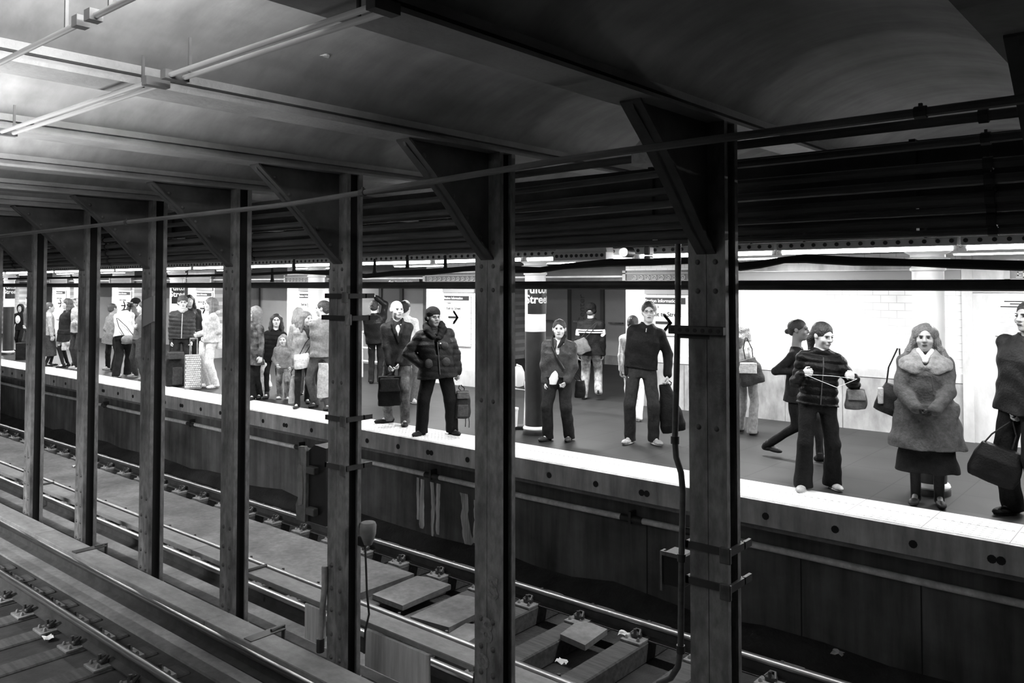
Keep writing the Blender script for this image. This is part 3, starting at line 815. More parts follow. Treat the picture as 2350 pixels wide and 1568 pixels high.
while u < 34:
    if first: t = t0; t.location = (-u, 7.30, Z(.28)); first = False
    else: t = dup(t0, (-u, 7.30, Z(.28)))
    k = int(round((u + 2.2) / 1.5)) + 1; t['label'] = '%s perforated strip lamp from the right in the row over the platform edge' % ORD[k]
    area('tube_light', (0, 0, -.012), 1.16, .03, PL * LK(u), parent=t)
    u += 1.5
def hall_lamp():
    t = thing('ceiling_lamp', 'boxy ceiling lamp in the row near the tiled wall', 'lamp', (0, 10.2, Z(.36)), group='ceiling lamps in the row near the tiled wall')
    MB().box(-.65, .65, 10.12, 10.28, Z(.35), Z(.42), .01).build('housing', 'fixture', t)
    MB().box(-.62, .62, 10.14, 10.26, Z(.335), Z(.35)).build('diffuser', 'tube', t)
    return t
h0 = hall_lamp(); first = True; k = 0
for u in (-1.5, 1.6, 4.7, 7.8, 10.9, 14, 17.1, 20.2, 23.3, 26.4, 29.5, 32.6):
    if first: t = h0; t.location = (-u, 10.2, Z(.36)); first = False
    else: t = dup(h0, (-u, 10.2, Z(.36)))
    k += 1; t['label'] = '%s boxy ceiling lamp from the right in the row near the tiled wall' % ORD[k]
    area('tube_light', (0, 0, -.035), 1.2, .12, 72 * LK(u), parent=t)
for i, (u, v) in enumerate(((11.5, 14.6), (16.5, 12.6), (22, 12.6), (28, 12.6), (9, 14.6))):
    t = thing('concourse_lamp', 'long concourse ceiling lamp %s' % ('in the deep bay behind the short man', 'behind the pier left of the capped man', 'behind the opening above the child', 'above the bending traveller', 'hidden behind the sign pier')[i], 'lamp', (-u, v, Z(.36)), group='ceiling lamps in the concourse')
    MB().box(-u - .6, -u + .6, v - .1, v + .1, Z(.36), Z(.42), .01).build('housing', 'fixture', t)
    area('tube_light', (0, 0, -.02), 1.2, .15, 14, parent=t)
# round lamp and small box on the girder, perforated box in front of the girder
a = aty(1432, 579, 7.0)
t = thing('signal_lamp', 'small round lit signal lamp under the girder left of the man in glasses', 'lamp', tuple(a))
MB().cyl(a, a + Vector((.01, -.04, 0)), .045, .04, 18).build('lens', 'lampglass', t, True)
MB().cyl(a + Vector((0, .12, 0)), a, .055, .052, 18).box(a.x - .02, a.x + .02, a.y + .04, a.y + .08, a.z, Z(1.22)).build('housing', 'black_steel', t, True)
a = aty(1488, 586, 7.0)
t = thing('junction_box', 'small grey round-cornered box under the girder right of the signal lamp', 'box', tuple(a))
MB().box(a.x - .035, a.x + .035, 6.96, 7.05, a.z - .0, a.z + .085, .012).box(a.x - .035, a.x + .035, 6.96, 7.05, a.z - .05, a.z - .006, .012).build('body', 'sign_grey', t)
MB().box(a.x - .008, a.x + .008, 7.0, 7.04, a.z + .07, Z(1.22)).build('hanger', 'black_steel', t)
a = aty(1268, 592, 7.0); b = aty(1390, 590, 7.0)
t = thing('perforated_lamp_box', 'white perforated lamp box hung in front of the girder above the short man', 'lamp', ((a.x + b.x) / 2, 7.05, a.z))
mb = MB(); zz = a.z; mb.box(a.x, b.x, 7.0, 7.15, zz - .035, zz + .05, .006); mb.prism([(a.x, zz + .05), (b.x, zz + .05), (b.x - .02, zz + .125), (a.x + .10, zz + .11), (a.x + .02, zz + .08)], 7.02, 7.15, 'y'); mb.build('housing', 'fixture', t)
mb = MB()
for k in range(10): xx = a.x + (b.x - a.x) * (k + .9) / 10.6; mb.cyl((xx, 6.992, zz + .015), (xx, 7.002, zz + .015), .018, n=10)
mb.build('perforations', 'dark_steel', t)

for q in (.25, .75): MB().cyl((a.x + (b.x - a.x) * q, 7.08, zz + .08), (a.x + (b.x - a.x) * q, 7.08, Z(1.22)), .012, n=6).build('hanger', 'black_steel', t)

# ================================================================ SIGNS
def wall_sign(name, label, u, v, w, ztop, h, rows):
    """sign on the back wall; u = left edge. rows: (text, size, dz, style)"""
    t = thing(name, label, 'sign', (-u, v, ztop - h))
    MB().box(-u, -u + w, v - .02, v, ztop - h, ztop).build('panel', 'sign_white', t)
    for (txt, size, dx, dz, st) in rows:
        if st == 'bar':
            MB().box(-u + dx, -u + w - .03, v - .024, v - .02, ztop - dz - size * .35, ztop - dz + size).build('header_bar', 'sign_black', t)
        m = Matrix.Translation((dx, -.027 , h - dz)) @ Matrix.Rotation(math.pi / 2, 4, 'X')
        if txt: text_mesh(txt, size, 'lettering', 'sign_white' if st == 'bar' else 'sign_black', t, m, .001, bold=.001)
    return t
def arrow(t, x, z, w, s=1):
    y = -.03
    mb = MB(); mb.box(x, x + w * .9, y, y + .006, z - w * .07, z + w * .07)
    for sg in (-1, 1):
        mb.prism([(x + w, z), (x + w * .55, z + sg * w * .45), (x + w * .55 - .02, z + sg * w * .33 + 0), (x + w * .8, z)], y, y + .006, 'y')
        mb.prism([(x + w, z), (x + w * .6, z + sg * w * .46), (x + w * .42, z + sg * w * .46), (x + w * .8, z)], y, y + .006, 'y')
    mb.build('arrow', 'sign_black', t, world=False)
s = wall_sign('station_sign', 'white sign with black arrow and Exit to Street lettering, right of the man in glasses', 7.02, 11.49, .78, Z(-.17), .62,
    [('Station Information', .075, .03, .10, 'bar'), ('Track 3', .05, .12, .19, ''), ('Exit to Street', .10, .13, .32, '')])
arrow(s, .22, .20, .30)
s = wall_sign('station_sign', 'white sign with a black arrow behind the man in the black cap', 11.60, 11.48, .75, Z(-.17), 1.0,
    [('Station Information', .065, .05, .10, 'bar'), ('Track 3', .05, .12, .19, ''), ('Exit to Street', .07, .12, .30, '')])
arrow(s, .17, .55, .28)
for k, (u, lab) in enumerate(((16.4, 'white sign with a black arrow left of the woman with the scarf'), (21.1, 'white sign with a black arrow between the two travellers with suitcases'), (25.8, 'white sign above the group by the left-centre columns'), (30.6, 'white sign behind the woman in the long dark coat'))):
    s = wall_sign('station_sign', lab, u, 11.48, .85, Z(-.17), 1.0, [('Station Information', .07, .05, .10, 'bar'), ('Exit to Street', .08, .12, .30, '')])
    arrow(s, .25, .55, .30)
for k, (u, lab) in enumerate(((7.0, 'grey mosaic tablet above the sign right of the man in glasses'), (11.6, 'grey mosaic tablet above the sign behind the man in the cap'), (16.4, 'grey mosaic tablet above the sign left of the woman with the scarf'), (21.1, 'grey mosaic tablet between the two travellers with suitcases'), (25.8, 'grey mosaic tablet above the group by the left-centre columns'))):
    o = MB().box(-u, -u + .85, 11.46, 11.5, Z(-.14), Z(-.04)).build('name_tablet', 'sign_grey'); tag(o, lab, 'tablet')
s = wall_sign('notice_poster', 'white printed notice on the marble at the right edge', 2.06, 11.44, .5, Z(-.15), .46, [])
mb = MB()
for k in range(12): mb.box(.05, .44, -.024, -.021, .05 + k * .022, .056 + k * .022)
mb.build('fine_print', 'frieze2', s, world=False)
MB().box(.1, .44, -.024, -.021, .41, .425).box(.16, .44, -.024, -.021, .38, .395).box(.06, .46, -.024, -.021, .345, .36).build('heading', 'sign_black', s, world=False)
# hanging direction sign in the second opening
u = 13.2
t = thing('direction_sign', 'black hanging direction sign above the passage left of the capped man', 'sign', (-u, 11.45, Z(.02)))
MB().box(-u, -u + .98, 11.42, 11.45, Z(.01), Z(.125)).build('panel', 'sign_black', t)
text_mesh('Downtown & Brooklyn', .055, 'lettering', 'sign_white', t, Matrix.Translation((.26, -.034, .035)) @ Matrix.Rotation(math.pi / 2, 4, 'X'), .001)
MB().box(.05, .2, -.034, -.031, .045, .057).prism([(.04, .05), (.1, .09), (.1, .01)], -.034, -.031, 'y').build('arrow', 'sign_white', t, world=False)

# ================================================================ RAILINGS, BUCKET, CART
P0 = atz(838, 866, 0); P1 = atz(880, 872, 0)
t = thing('barrier_rail', 'white tubular barrier rail behind the white-haired man', 'railing', tuple(P0))
yb = 11.2; xa = aty(832, 800, yb).x; xb = aty(885, 800, yb).x
mb = MB()
for z in (.34, .62, .95): mb.cyl((xa, yb, z), (xb, yb, z), .02, n=8)
t.location = ((xa + xb) / 2, yb, 0)
mb.build('rails', 'white_paint', t, True)
MB().cyl((xa, yb, 0), (xa, yb, .95), .02, n=8).cyl((xb, yb, 0), (xb, yb, .95), .02, n=8).build('posts', 'white_paint', t, True)
c = atz(1190, 985, 0)
t = thing('cleaning_cart', 'white cleaning cart with frame left of the round column', 'cart', tuple(c)); rx = math.atan2(-c.x, c.y)
t.rotation_euler = (0, 0, rx)
MB().tube([(-.10, 0, .55), (.10, 0, .52), (.03, 0, .84), (-.03, 0, .86)], .014, 8).tube([(.10, 0, .52), (.08, .02, .03)], .014, 8).build('frame', 'white_paint', t, True, world=False)
MB().lathe([(.02, -.14), (.07, -.12), (.085, -.03), (.08, .06), (.05, .13), (.01, .145)], (.0, .02, .70), 20).build('bag', 'white_paint', t, True, world=False)
MB().box(-.12, .12, -.06, .1, .02, .05, .01).build('foot', 'dark_steel', t, world=False)
c2 = Vector((0, 0, .27)); 
t2 = thing('bucket', 'white lidded plastic bucket on the cart left of the round column', 'bucket', (c.x - .02, c.y - .12, .05)); 
MB().lathe([(.075, 0), (.088, .2), (.088, .22)], (0, 0, 0), 22).build('body', 'white_paint', t2, True, world=False)
MB().lathe([(.095, .22), (.095, .245), (.06, .25)], (0, 0, 0), 22).build('lid', 'sign_white', t2, True, world=False)

# ================================================================ NEAR-SIDE LAMPS
def tube_pair(name, label, u0, u1, y, e, gap, power=None):
    t = thing(name, label, 'lamp', (-(u0 + u1) / 2, y, Z(e)))
    for s in ((-.5, .5) if gap else (0,)):
        MB().cyl((-u0, y + s * gap, Z(e)), (-u1, y + s * gap, Z(e)), .010, n=10).build('tube', 'tube_dim', t, True)
    for q in (-u1 - .01, -u0 + .01): MB().box(q - .02, q + .02, y - gap / 2 - .02, y + gap / 2 + .02, Z(e) - .014, Z(e) + .02).build('holder', 'knee', t)
    for u in (u0 + .1, u1 - .1): MB().box(-u - .005, -u + .005, y - .005, y + .005, Z(e), Z(.92)).build('hanger', 'knee', t)
    return t
tube_pair('tube_lamp', 'dim twin tube lamp high above the near track, right one of the two', 1.80, 2.98, 1.53, .79, .055)
tube_pair('tube_lamp', 'dim twin tube lamp high above the near track, left one of the two', 3.15, 4.75, 1.53, .79, .055)
tube_pair('tube_lamp', 'dim single tube lamp running off the left edge', 2.63, 3.9, 1.04, .80, 0)
tube_pair('tube_lamp', 'dim short single tube lamp at the top left', 2.15, 2.52, 1.04, .80, 0)
# ================================================================ BODIES AND CLOTHES: smooth distance-field modelling
class F:
    """collects smooth primitives, then meshes their union"""
    def __init__(s): s.p = []
    def cap(s, a, b, ra, rb=None, k=.02, sub=False):
        s.p.append(('cap', np.array(a, float), np.array(b, float), ra, ra if rb is None else rb, k, sub)); return s
    def ell(s, c, r, Rm=None, k=.02, sub=False):
        s.p.append(('ell', np.array(c, float), np.array(r, float), np.eye(3) if Rm is None else Rm, None, k, sub)); return s
    def loft(s, o, Rm, st, k=.03, sub=False, sq=2.4):
        """st: rows (z, cx, cy, rx, ry) in the frame o,Rm"""
        s.p.append(('loft', np.array(o, float), Rm, np.array(st, float), sq, k, sub)); return s
    def chain(s, pts, rs, k=.02):
        for i in range(len(pts) - 1): s.cap(pts[i], pts[i + 1], rs[i], rs[i + 1], k)
        return s
    def bbox(s, p):
        t = p[0]
        if t == 'cap':
            r = max(p[3], p[4]); return np.minimum(p[1], p[2]) - r, np.maximum(p[1], p[2]) + r
        if t == 'ell':
            e = np.sqrt(((p[3] * p[2][None, :]) ** 2).sum(1)); return p[1] - e, p[1] + e
        st = p[3]; lo = np.full(3, 9.); hi = np.full(3, -9.)
        for z, cx, cy, rx, ry in st:
            for a in (-1, 1):
                for b in (-1, 1):
                    q = p[1] + p[2] @ np.array([cx + a * rx, cy + b * ry, z]); lo = np.minimum(lo, q); hi = np.maximum(hi, q)
        return lo, hi
    def ev(s, p, X, Y, Zz):
        t = p[0]
        if t == 'cap':
            a, b, ra, rb = p[1:5]; ba = b - a; L = float(ba @ ba) + 1e-9
            dx, dy, dz = X - a[0], Y - a[1], Zz - a[2]
            h = np.clip((dx * ba[0] + dy * ba[1] + dz * ba[2]) / L, 0, 1)
            return np.sqrt((dx - h * ba[0]) ** 2 + (dy - h * ba[1]) ** 2 + (dz - h * ba[2]) ** 2) - (ra + (rb - ra) * h)
        c, Rm = p[1], (p[3] if t == 'ell' else p[2])
        dx, dy, dz = X - c[0], Y - c[1], Zz - c[2]
        q = [dx * Rm[0, i] + dy * Rm[1, i] + dz * Rm[2, i] for i in range(3)]
        if t == 'ell':
            r = p[2]
            k0 = np.sqrt((q[0] / r[0]) ** 2 + (q[1] / r[1]) ** 2 + (q[2] / r[2]) ** 2) + 1e-6
            k1 = np.sqrt((q[0] / r[0] ** 2) ** 2 + (q[1] / r[1] ** 2) ** 2 + (q[2] / r[2] ** 2) ** 2) + 1e-6
            return k0 * (k0 - 1) / k1
        st, sq = p[3], p[4]; z = q[2]
        cx = np.interp(z, st[:, 0], st[:, 1]); cy = np.interp(z, st[:, 0], st[:, 2])
        rx = np.interp(z, st[:, 0], st[:, 3]); ry = np.interp(z, st[:, 0], st[:, 4])
        e = (np.abs((q[0] - cx) / rx) ** sq + np.abs((q[1] - cy) / ry) ** sq) ** (1 / sq)
        return np.maximum((e - 1) * np.minimum(rx, ry), np.maximum(st[0, 0] - z, z - st[-1, 0]))
    def mesh(s, h, name, m, parent, fold=0., puff=0., cuts=(), fz=1.):
        B = [s.bbox(p) for p in s.p if not p[6]]
        lo = np.min([b[0] for b in B], 0) - .035 - fold; hi = np.max([b[1] for b in B], 0) + .035 + fold
        n = np.ceil((hi - lo) / h).astype(int) + 1
        D = np.full(n, .5, np.float32)
        ax = [lo[i] + h * np.arange(n[i]) for i in range(3)]
        for p in s.p:
            b = s.bbox(p); mg = p[5] + 2.5 * h + .02
            i0 = np.clip(np.floor((b[0] - mg - lo) / h).astype(int), 0, n - 1); i1 = np.clip(np.ceil((b[1] + mg - lo) / h).astype(int) + 1, 1, n)
            if (i1 <= i0).any(): continue
            sl = tuple(slice(i0[i], i1[i]) for i in range(3))
            X, Y, Zz = np.meshgrid(ax[0][sl[0]], ax[1][sl[1]], ax[2][sl[2]], indexing='ij', sparse=True)
            d = s.ev(p, X, Y, Zz); k = p[5]; c = D[sl]
            if p[6]:
                hh = np.clip(.5 - .5 * (c + d) / k, 0, 1); D[sl] = c * (1 - hh) + (-d) * hh + k * hh * (1 - hh)
            else:
                hh = np.clip(.5 + .5 * (d - c) / k, 0, 1); D[sl] = d * (1 - hh) + c * hh - k * hh * (1 - hh)
        X, Y, Zz = np.meshgrid(*ax, indexing='ij', sparse=True)
        if fold:
            a = 23 * fz
            D += (fold * (np.sin(Zz * a * 1.6 + 2.2 * np.sin(X * a * .7 + Y * 9)) * .5 + np.sin(X * a + 3 * np.sin(Zz * 11) + Y * a * .8) * .5)).astype(np.float32)
        if puff: D += (-puff * np.abs(np.sin(Zz * math.pi / .075 + .8 * np.sin(X * 5)))).astype(np.float32) + puff * .6
        for (pt, nn) in cuts: D = np.maximum(D, (X - pt[0]) * nn[0] + (Y - pt[1]) * nn[1] + (Zz - pt[2]) * nn[2])
        D[0], D[-1], D[:, 0], D[:, -1], D[:, :, 0], D[:, :, -1] = .1, .1, .1, .1, .1, .1
        # surface nets
        I = D < 0; c = I[:-1, :-1, :-1].astype(np.int8)
        cnt = sum(I[a:I.shape[0] - 1 + a, b:I.shape[1] - 1 + b, d:I.shape[2] - 1 + d].astype(np.int8) for a in (0, 1) for b in (0, 1) for d in (0, 1))
        cell = np.argwhere((cnt > 0) & (cnt < 8))
        if len(cell) == 0: return None
        idx = -np.ones(cnt.shape, np.int64); idx[tuple(cell.T)] = np.arange(len(cell))
        acc = np.zeros((len(cell), 3)); num = np.zeros(len(cell))
        for axis in range(3):
            o1, o2 = [i for i in range(3) if i != axis]
            for a in (0, 1):
                for b in (0, 1):
                    A = cell.copy(); A[:, o1] += a; A[:, o2] += b; Bc = A.copy(); Bc[:, axis] += 1
                    da = D[tuple(A.T)]; db = D[tuple(Bc.T)]; m_ = (da < 0) != (db < 0)
                    t = np.where(m_, da / np.where(m_, da - db, 1), 0)
                    pt = A.astype(float); pt[:, axis] += t
                    acc[m_] += pt[m_]; num[m_] += 1
        V = lo + h * acc / num[:, None]
        Fc = []
        for axis in range(3):
            o1, o2 = [(1, 2), (2, 0), (0, 1)][axis]
            sa = [slice(None)] * 3; sb = [slice(None)] * 3; sa[axis] = slice(0, -1); sb[axis] = slice(1, None)
            Sa, Sb = I[tuple(sa)], I[tuple(sb)]
            E = np.argwhere(Sa != Sb)
            E = E[(E[:, o1] > 0) & (E[:, o2] > 0) & (E[:, o1] < cnt.shape[o1]) & (E[:, o2] < cnt.shape[o2])]
            inside = Sa[tuple(E.T)]
            q = []
            for (d1, d2) in ((-1, -1), (0, -1), (0, 0), (-1, 0)):
                C = E.copy(); C[:, o1] += d1; C[:, o2] += d2; q.append(idx[tuple(C.T)])
            q = np.stack(q, 1); q[~inside] = q[~inside][:, ::-1]; Fc.append(q)
        Fc = np.concatenate(Fc); Fc = Fc[(Fc >= 0).all(1)]
        me = bpy.data.meshes.new(name)
        me.vertices.add(len(V)); me.vertices.foreach_set('co', V.astype(np.float32).ravel())
        me.loops.add(len(Fc) * 4); me.loops.foreach_set('vertex_index', Fc.astype(np.int32).ravel())
        me.polygons.add(len(Fc)); me.polygons.foreach_set('loop_start', np.arange(0, len(Fc) * 4, 4, dtype=np.int32))
        me.polygons.foreach_set('loop_total', np.full(len(Fc), 4, np.int32))
        me.update(calc_edges=True); me.polygons.foreach_set('use_smooth', [True] * len(Fc))
        me.materials.append(M[m] if isinstance(m, str) else m)
        o = link(bpy.data.objects.new(name, me))
        if parent is not None: o.parent = parent
        return o

def rz3(a): c, s = math.cos(a), math.sin(a); return np.array([[c, -s, 0], [s, c, 0], [0, 0, 1.]])
def rx3(a): c, s = math.cos(a), math.sin(a); return np.array([[1, 0, 0], [0, c, -s], [0, s, c]])
def ry3(a): c, s = math.cos(a), math.sin(a); return np.array([[c, 0, s], [0, 1, 0], [-s, 0, c]])
def unit(v): v = np.array(v, float); return v / (np.linalg.norm(v) + 1e-9)
def ik(a, b, l1, l2, hint):
    a, b = np.array(a, float), np.array(b, float); d = b - a; L = np.linalg.norm(d)
    if L > (l1 + l2) * .998: b = a + d / L * (l1 + l2) * .998; d = b - a; L = np.linalg.norm(d)
    u = d / L; x = (l1 * l1 - l2 * l2 + L * L) / (2 * L); hgt = math.sqrt(max(l1 * l1 - x * x, 0))
    hv = np.array(hint, float); hv -= u * (hv @ u); hv = unit(hv)
    return a + u * x + hv * hgt, b

def clothm(name, val, rough=.85, pattern=None, sc=30):
    if name in M: return name
    M[name] = mat(name, val, rough, n=[((sc, sc, sc), .75, 1.25, 3)] + ([((7, 7, 7), .25, 2.2, 5)] if pattern == 'camo' else []), bump=.3, bscale=60, spec=.12 if val < .1 else .3)
    return name
SK = {}
def skin(v):
    k = 'skin %.2f' % v
    if k not in M: M[k] = mat(k, v, .5, n=[((12, 12, 12), .92, 1.06, 3)])
    return k
def hairm(v):
    k = 'hair %.2f' % v
    if k not in M: M[k] = mat(k, v, .45, n=[((60, 60, 6), .6, 1.3, 3)], bump=.6, bscale=80)
    return k
clothm('eye', .02, .2); clothm('lip', .16, .5); clothm('shoe_sole', .5)
M['eyewhite'] = mat('eye white', .7, .3)

def hand(Fd, wrist, dirn, palm_n, side, h, curl=.5, s=1., thick=1.):
    """palm, five fingers with bends, thumb leaving the palm's side"""
    d = unit(dirn); pn = np.array(palm_n, float); pn -= d * (pn @ d); pn = unit(pn); sd = np.cross(d, pn) * side
    w = np.array(wrist, float)
    Rm = np.stack([sd, pn, d], 1)
    Fd.ell(w + d * .045 * s, (.040 * s, .017 * s, .052 * s), Rm, .015)
    r0 = max(.0085 * s, h * 1.25) * thick
    for i, (o, L) in enumerate(((-.030, .060), (-.010, .072), (.010, .068), (.029, .054))):
        b = w + d * (.082 - .004 * abs(i - 1.4)) * s + sd * o * s
        c1 = curl * (.9 + .12 * i)
        d1 = unit(d * math.cos(c1) + pn * math.sin(c1)); p1 = b + d1 * L * .5 * s
        c2 = c1 + curl * 1.3; d2 = unit(d * math.cos(c2) + pn * math.sin(c2)); p2 = p1 + d2 * L * .5 * s
        Fd.cap(b, p1, r0, r0 * .95, .006).cap(p1, p2, r0 * .95, r0 * .8, .006)
    b = w + d * .022 * s - sd * .030 * s
    p1 = b + unit(d * .7 - sd * .7 + pn * .25) * .036 * s; p2 = p1 + unit(d * .95 - sd * .1 + pn * (.3 + .4 * curl)) * .030 * s
    Fd.cap(b, p1, r0 * 1.25, r0 * 1.1, .008).cap(p1, p2, r0 * 1.1, r0 * .9, .006)

PEOPLE = {}
def person(key, label, feet, head, yaw=0, hyaw=None, hpitch=0., hands=None, hx=None, lean=0., sk=.55, hair=('short', .03), eyes=True,
           top=None, bottom=None, shoes=(.03, 1), w=1., dpt=1., lvl=2, H=None, group=None, extras=(), elb=(None, None), curl=.6, pel=None, gloves=None, glasses=False, ground=None, hdir=None, belly=0.):
    """feet: [(px,py,dir,lift)] image left first; hands: [(px,py,dy)] in the picture plane through the body; yaw 0 = facing the viewer, + = to picture right"""
    g = [atz(f[0], f[1], f[3] if len(f) > 3 else 0) for f in feet]
    gf = [p for p, f in zip(g, feet) if (len(f) < 4 or f[3] < .05)]
    base = sum(gf, Vector()) / len(gf)
    if ground: base = atz(ground[0], ground[1], 0)
    ba = math.atan2(-base.x, base.y)        # heading that faces away from the viewer
    dist = math.hypot(base.x, base.y)
    vx = Vector((math.cos(ba), math.sin(ba), 0)); vy = Vector((-math.sin(ba), math.cos(ba), 0))
    def onplane(px, py, dy=0.):
        d = ray(px, py); t = (dist + dy) / (d.x * vy.x + d.y * vy.y); p = Vector((d.x * t, d.y * t, EYE + d.z * t)); q = p - Vector((base.x, base.y, 0))
        return np.array([q.dot(vx), q.dot(vy), q.z])
    a = math.radians(yaw)
    Rv = rz3(-a)        # view frame -> person frame
    ry_ = ba + a
    hpx = hx if hx is not None else sum(f[0] for f in feet) / len(feet)
    topz = onplane(hpx, head)[2]
    if H is None: H = topz
    s = H / 1.75
    t = thing('person', label, 'person', (base.x, base.y, 0), ry_, group)
    PEOPLE[key] = dict(t=t, base=base, onplane=onplane, Rv=Rv, s=s, vx=vx, vy=vy)
    h = {3: .0068, 2: .0085, 1: .012}[lvl]
    flip = -1 if abs(yaw) > 95 else 1
    # pelvis
    ft = []
    for p, f in zip(g, feet):
        q = p - base; ft.append(Rv @ np.array([q.dot(vx), q.dot(vy), 0.]) + np.array([0, 0, (f[3] if len(f) > 3 else 0)]))
    sides = (-1, 1) if flip == 1 else (1, -1)
    mean = sum(ft) / len(ft) if ground is None else np.zeros(3)
    pc = np.array([mean[0], mean[1], 0.]) if pel is None else Rv @ np.array([onplane(*pel)[0], 0, 0])
    LT, LS = .42 * s, .425 * s
    hipw = .088 * s * (w ** .5)
    hz = .925 * s
    for q, sg in zip(ft, sides):
        dx = q[0] - (pc[0] + sg * hipw); dy = q[1] - pc[1]; dd = math.hypot(dx, dy)
        if q[2] < .05: hz = min(hz, .085 * s + math.sqrt(max((LT + LS) ** 2 * .996 - dd * dd, .2)))
    pc[2] = hz
    la = math.radians(lean); Rt = rx3(la)      # leaning forward (-y)
    headx = (Rv @ np.array([onplane(hpx, head)[0], 0, 0])) if hx is not None else pc
    rollx = math.atan2(float((headx - pc)[0]) if hx is not None and abs(yaw) < 60 or (hx is not None and abs(yaw) > 120) else 0., .75 * s)
    Rt = ry3(rollx) @ rx3(la)
    if hx is not None and 60 <= abs(yaw) <= 120:
        yy = float((headx - pc)[1]); Rt = rx3(-math.atan2(yy, .75 * s))
    T = lambda x, y, z: pc + Rt @ (np.array([x, y, z - .925]) * s)      # torso frame, 1.75 m person
    hips = {sg: pc + np.array([sg * hipw, 0, -.02 * s]) for sg in (-1, 1)}
    sh = {sg: T(sg * .168 * w, .01, 1.375) for sg in (-1, 1)}
    knees, anks = {}, {}
    for q, sg, f in zip(ft, sides, feet):
        an = q + np.array([0, .03 * s, .085 * s])
        fd = math.radians(f[2] if len(f) > 2 else 0)       # foot direction in the view frame
        fv = Rv @ np.array([math.sin(fd), -math.cos(fd), 0])
        kn, an = ik(hips[sg], an, LT, LS, fv * .8 + np.array([0, -.5, 0]))
        knees[sg], anks[sg] = kn, (an, fv, f[3] if len(f) > 3 else 0)
    UA, FA = .285 * s, .255 * s
    elbs, wr = {}, {}
    if hands is None: hands = [None, None]
    for i, sg in enumerate(sides):
        hd = hands[i]
        if hd is None: tgt = sh[sg] + np.array([sg * .10, -.05, -.53]) * s
        else: tgt = Rv @ onplane(hd[0], hd[1], hd[2] if len(hd) > 2 else 0)
        hint = elb[i] if elb[i] is not None else (sg * .6, .8, -.3)
        if elb[i] is not None: hint = Rv @ np.array(elb[i], float)
        e, wv = ik(sh[sg], tgt, UA, FA, hint); elbs[sg], wr[sg] = e, wv
    # ---- head frame
    ha = math.radians(yaw if hyaw is None else hyaw) - a
    Rh = rz3(ha) @ rx3(math.radians(hpitch))
    hc = T(0, -.015, 1.622)
    tz = float((hc + np.array([0, 0, .128 * s]))[2])
    if H == topz or True: hc = hc + np.array([0, 0, topz - tz]) * .8
    hs = s ** .6 * 1.09
    hp = lambda x, y, z: hc + Rh @ (np.array([x, y, z]) * hs)
    B = F()
    B.ell(hp(0, .018, .028), np.array((.076, .096, .086)) * hs, Rh, .02)
    B.ell(hp(0, -.022, -.038), np.array((.060, .068, .078)) * hs, Rh, .03)
    B.ell(hp(0, -.060, -.092), np.array((.026, .022, .020)) * hs, Rh, .03)
    if lvl > 1:
        B.ell(hp(0, -.078, .024), np.array((.050, .014, .011)) * hs, Rh, .015)
        for sg in (-1, 1):
            B.ell(hp(sg * .031, -.099, .004), np.array((.019, .018, .012)) * hs, Rh, .012, True)
            B.ell(hp(sg * .042, -.062, -.03), np.array((.022, .020, .020)) * hs, Rh, .02)
        B.cap(hp(0, -.086, .012), hp(0, -.104, -.024), .009 * hs, .0135 * hs, .010)
        for sg in (-1, 1): B.ell(hp(sg * .012, -.094, -.028), np.array((.010, .010, .008)) * hs, Rh, .008)
        B.ell(hp(0, -.082, -.058), np.array((.026, .014, .014)) * hs, Rh, .012)
        B.ell(hp(0, -.100, -.0585), np.array((.024, .008, .0022)) * hs, Rh, .004, True)
    else:
        B.cap(hp(0, -.082, .012), hp(0, -.100, -.022), .010 * hs, .014 * hs, .012)
    for sg in (-1, 1):
        B.ell(hp(sg * .077, .010, -.004), np.array((.011, .020, .030)) * hs, Rh @ rx3(-.2), .008)
    B.cap(hp(0, .02, -.05), T(0, .015, 1.44), .055 * s, .062 * s, .03)
    # core of the trunk and limbs, inside the clothes
    B.loft(pc, Rt, [(z * s, 0, 0, rx * s * w, ry * s * dpt) for z, rx, ry in ((-.06, .12, .08), (.05, .12, .085), (.15, .115, .08), (.35, .13, .09), (.48, .12, .075), (.53, .07, .05))], .04)
    for sg in (-1, 1):
        B.cap(T(0, .01, 1.37), sh[sg], .05 * s, .042 * s, .03).cap(sh[sg], elbs[sg], .042 * s, .034 * s, .03).cap(elbs[sg], wr[sg], .034 * s, .024 * s, .02)
        B.cap(hips[sg], knees[sg], .065 * s, .045 * s, .03).cap(knees[sg], anks[sg][0], .045 * s, .03 * s, .02)
        B.cap(anks[sg][0], anks[sg][0] + anks[sg][1] * .10 * s - np.array([0, 0, .045 * s]), .03 * s, .022 * s, .02)
    HF = B if gloves is None else F()
    for i, sg in enumerate(sides):
        fdir = wr[sg] - elbs[sg]
        if hdir and hdir[i] is not None: fdir = Rv @ np.array(hdir[i], float)
        pn = np.array([-sg * 1., .15, 0.])
        if abs(unit(fdir)[0]) > .8: pn = np.array([0, .9, -.3])
        hand(HF, wr[sg], fdir, pn, sg, h, curl, s ** .7, 1.0)
    bo = B.mesh(h, 'body', skin(sk), t)
    if gloves is not None: HF.mesh(h, 'gloves', clothm('glove cloth %.3f' % gloves, gloves), t)
    # ---- face details
    if lvl > 1 and eyes:
        for sg in (-1, 1):
            F().ell(hp(sg * .031, -.0825, .005), np.array((.0125, .008, .0055)) * hs, Rh, .002).mesh(.003, 'eye', 'eye', t)
            F().cap(hp(sg * .016, -.0925, .021), hp(sg * .046, -.083, .022), .0032 * hs, .0025 * hs, .003).mesh(.003, 'eyebrow', hairm(hair[1] if hair[1] < .3 else .2), t)
        F().ell(hp(0, -.0935, -.0585), np.array((.022, .006, .0075)) * hs, Rh, .002).mesh(.003, 'lips', 'lip' if sk > .35 else clothm('lip dark', .07, .5), t)
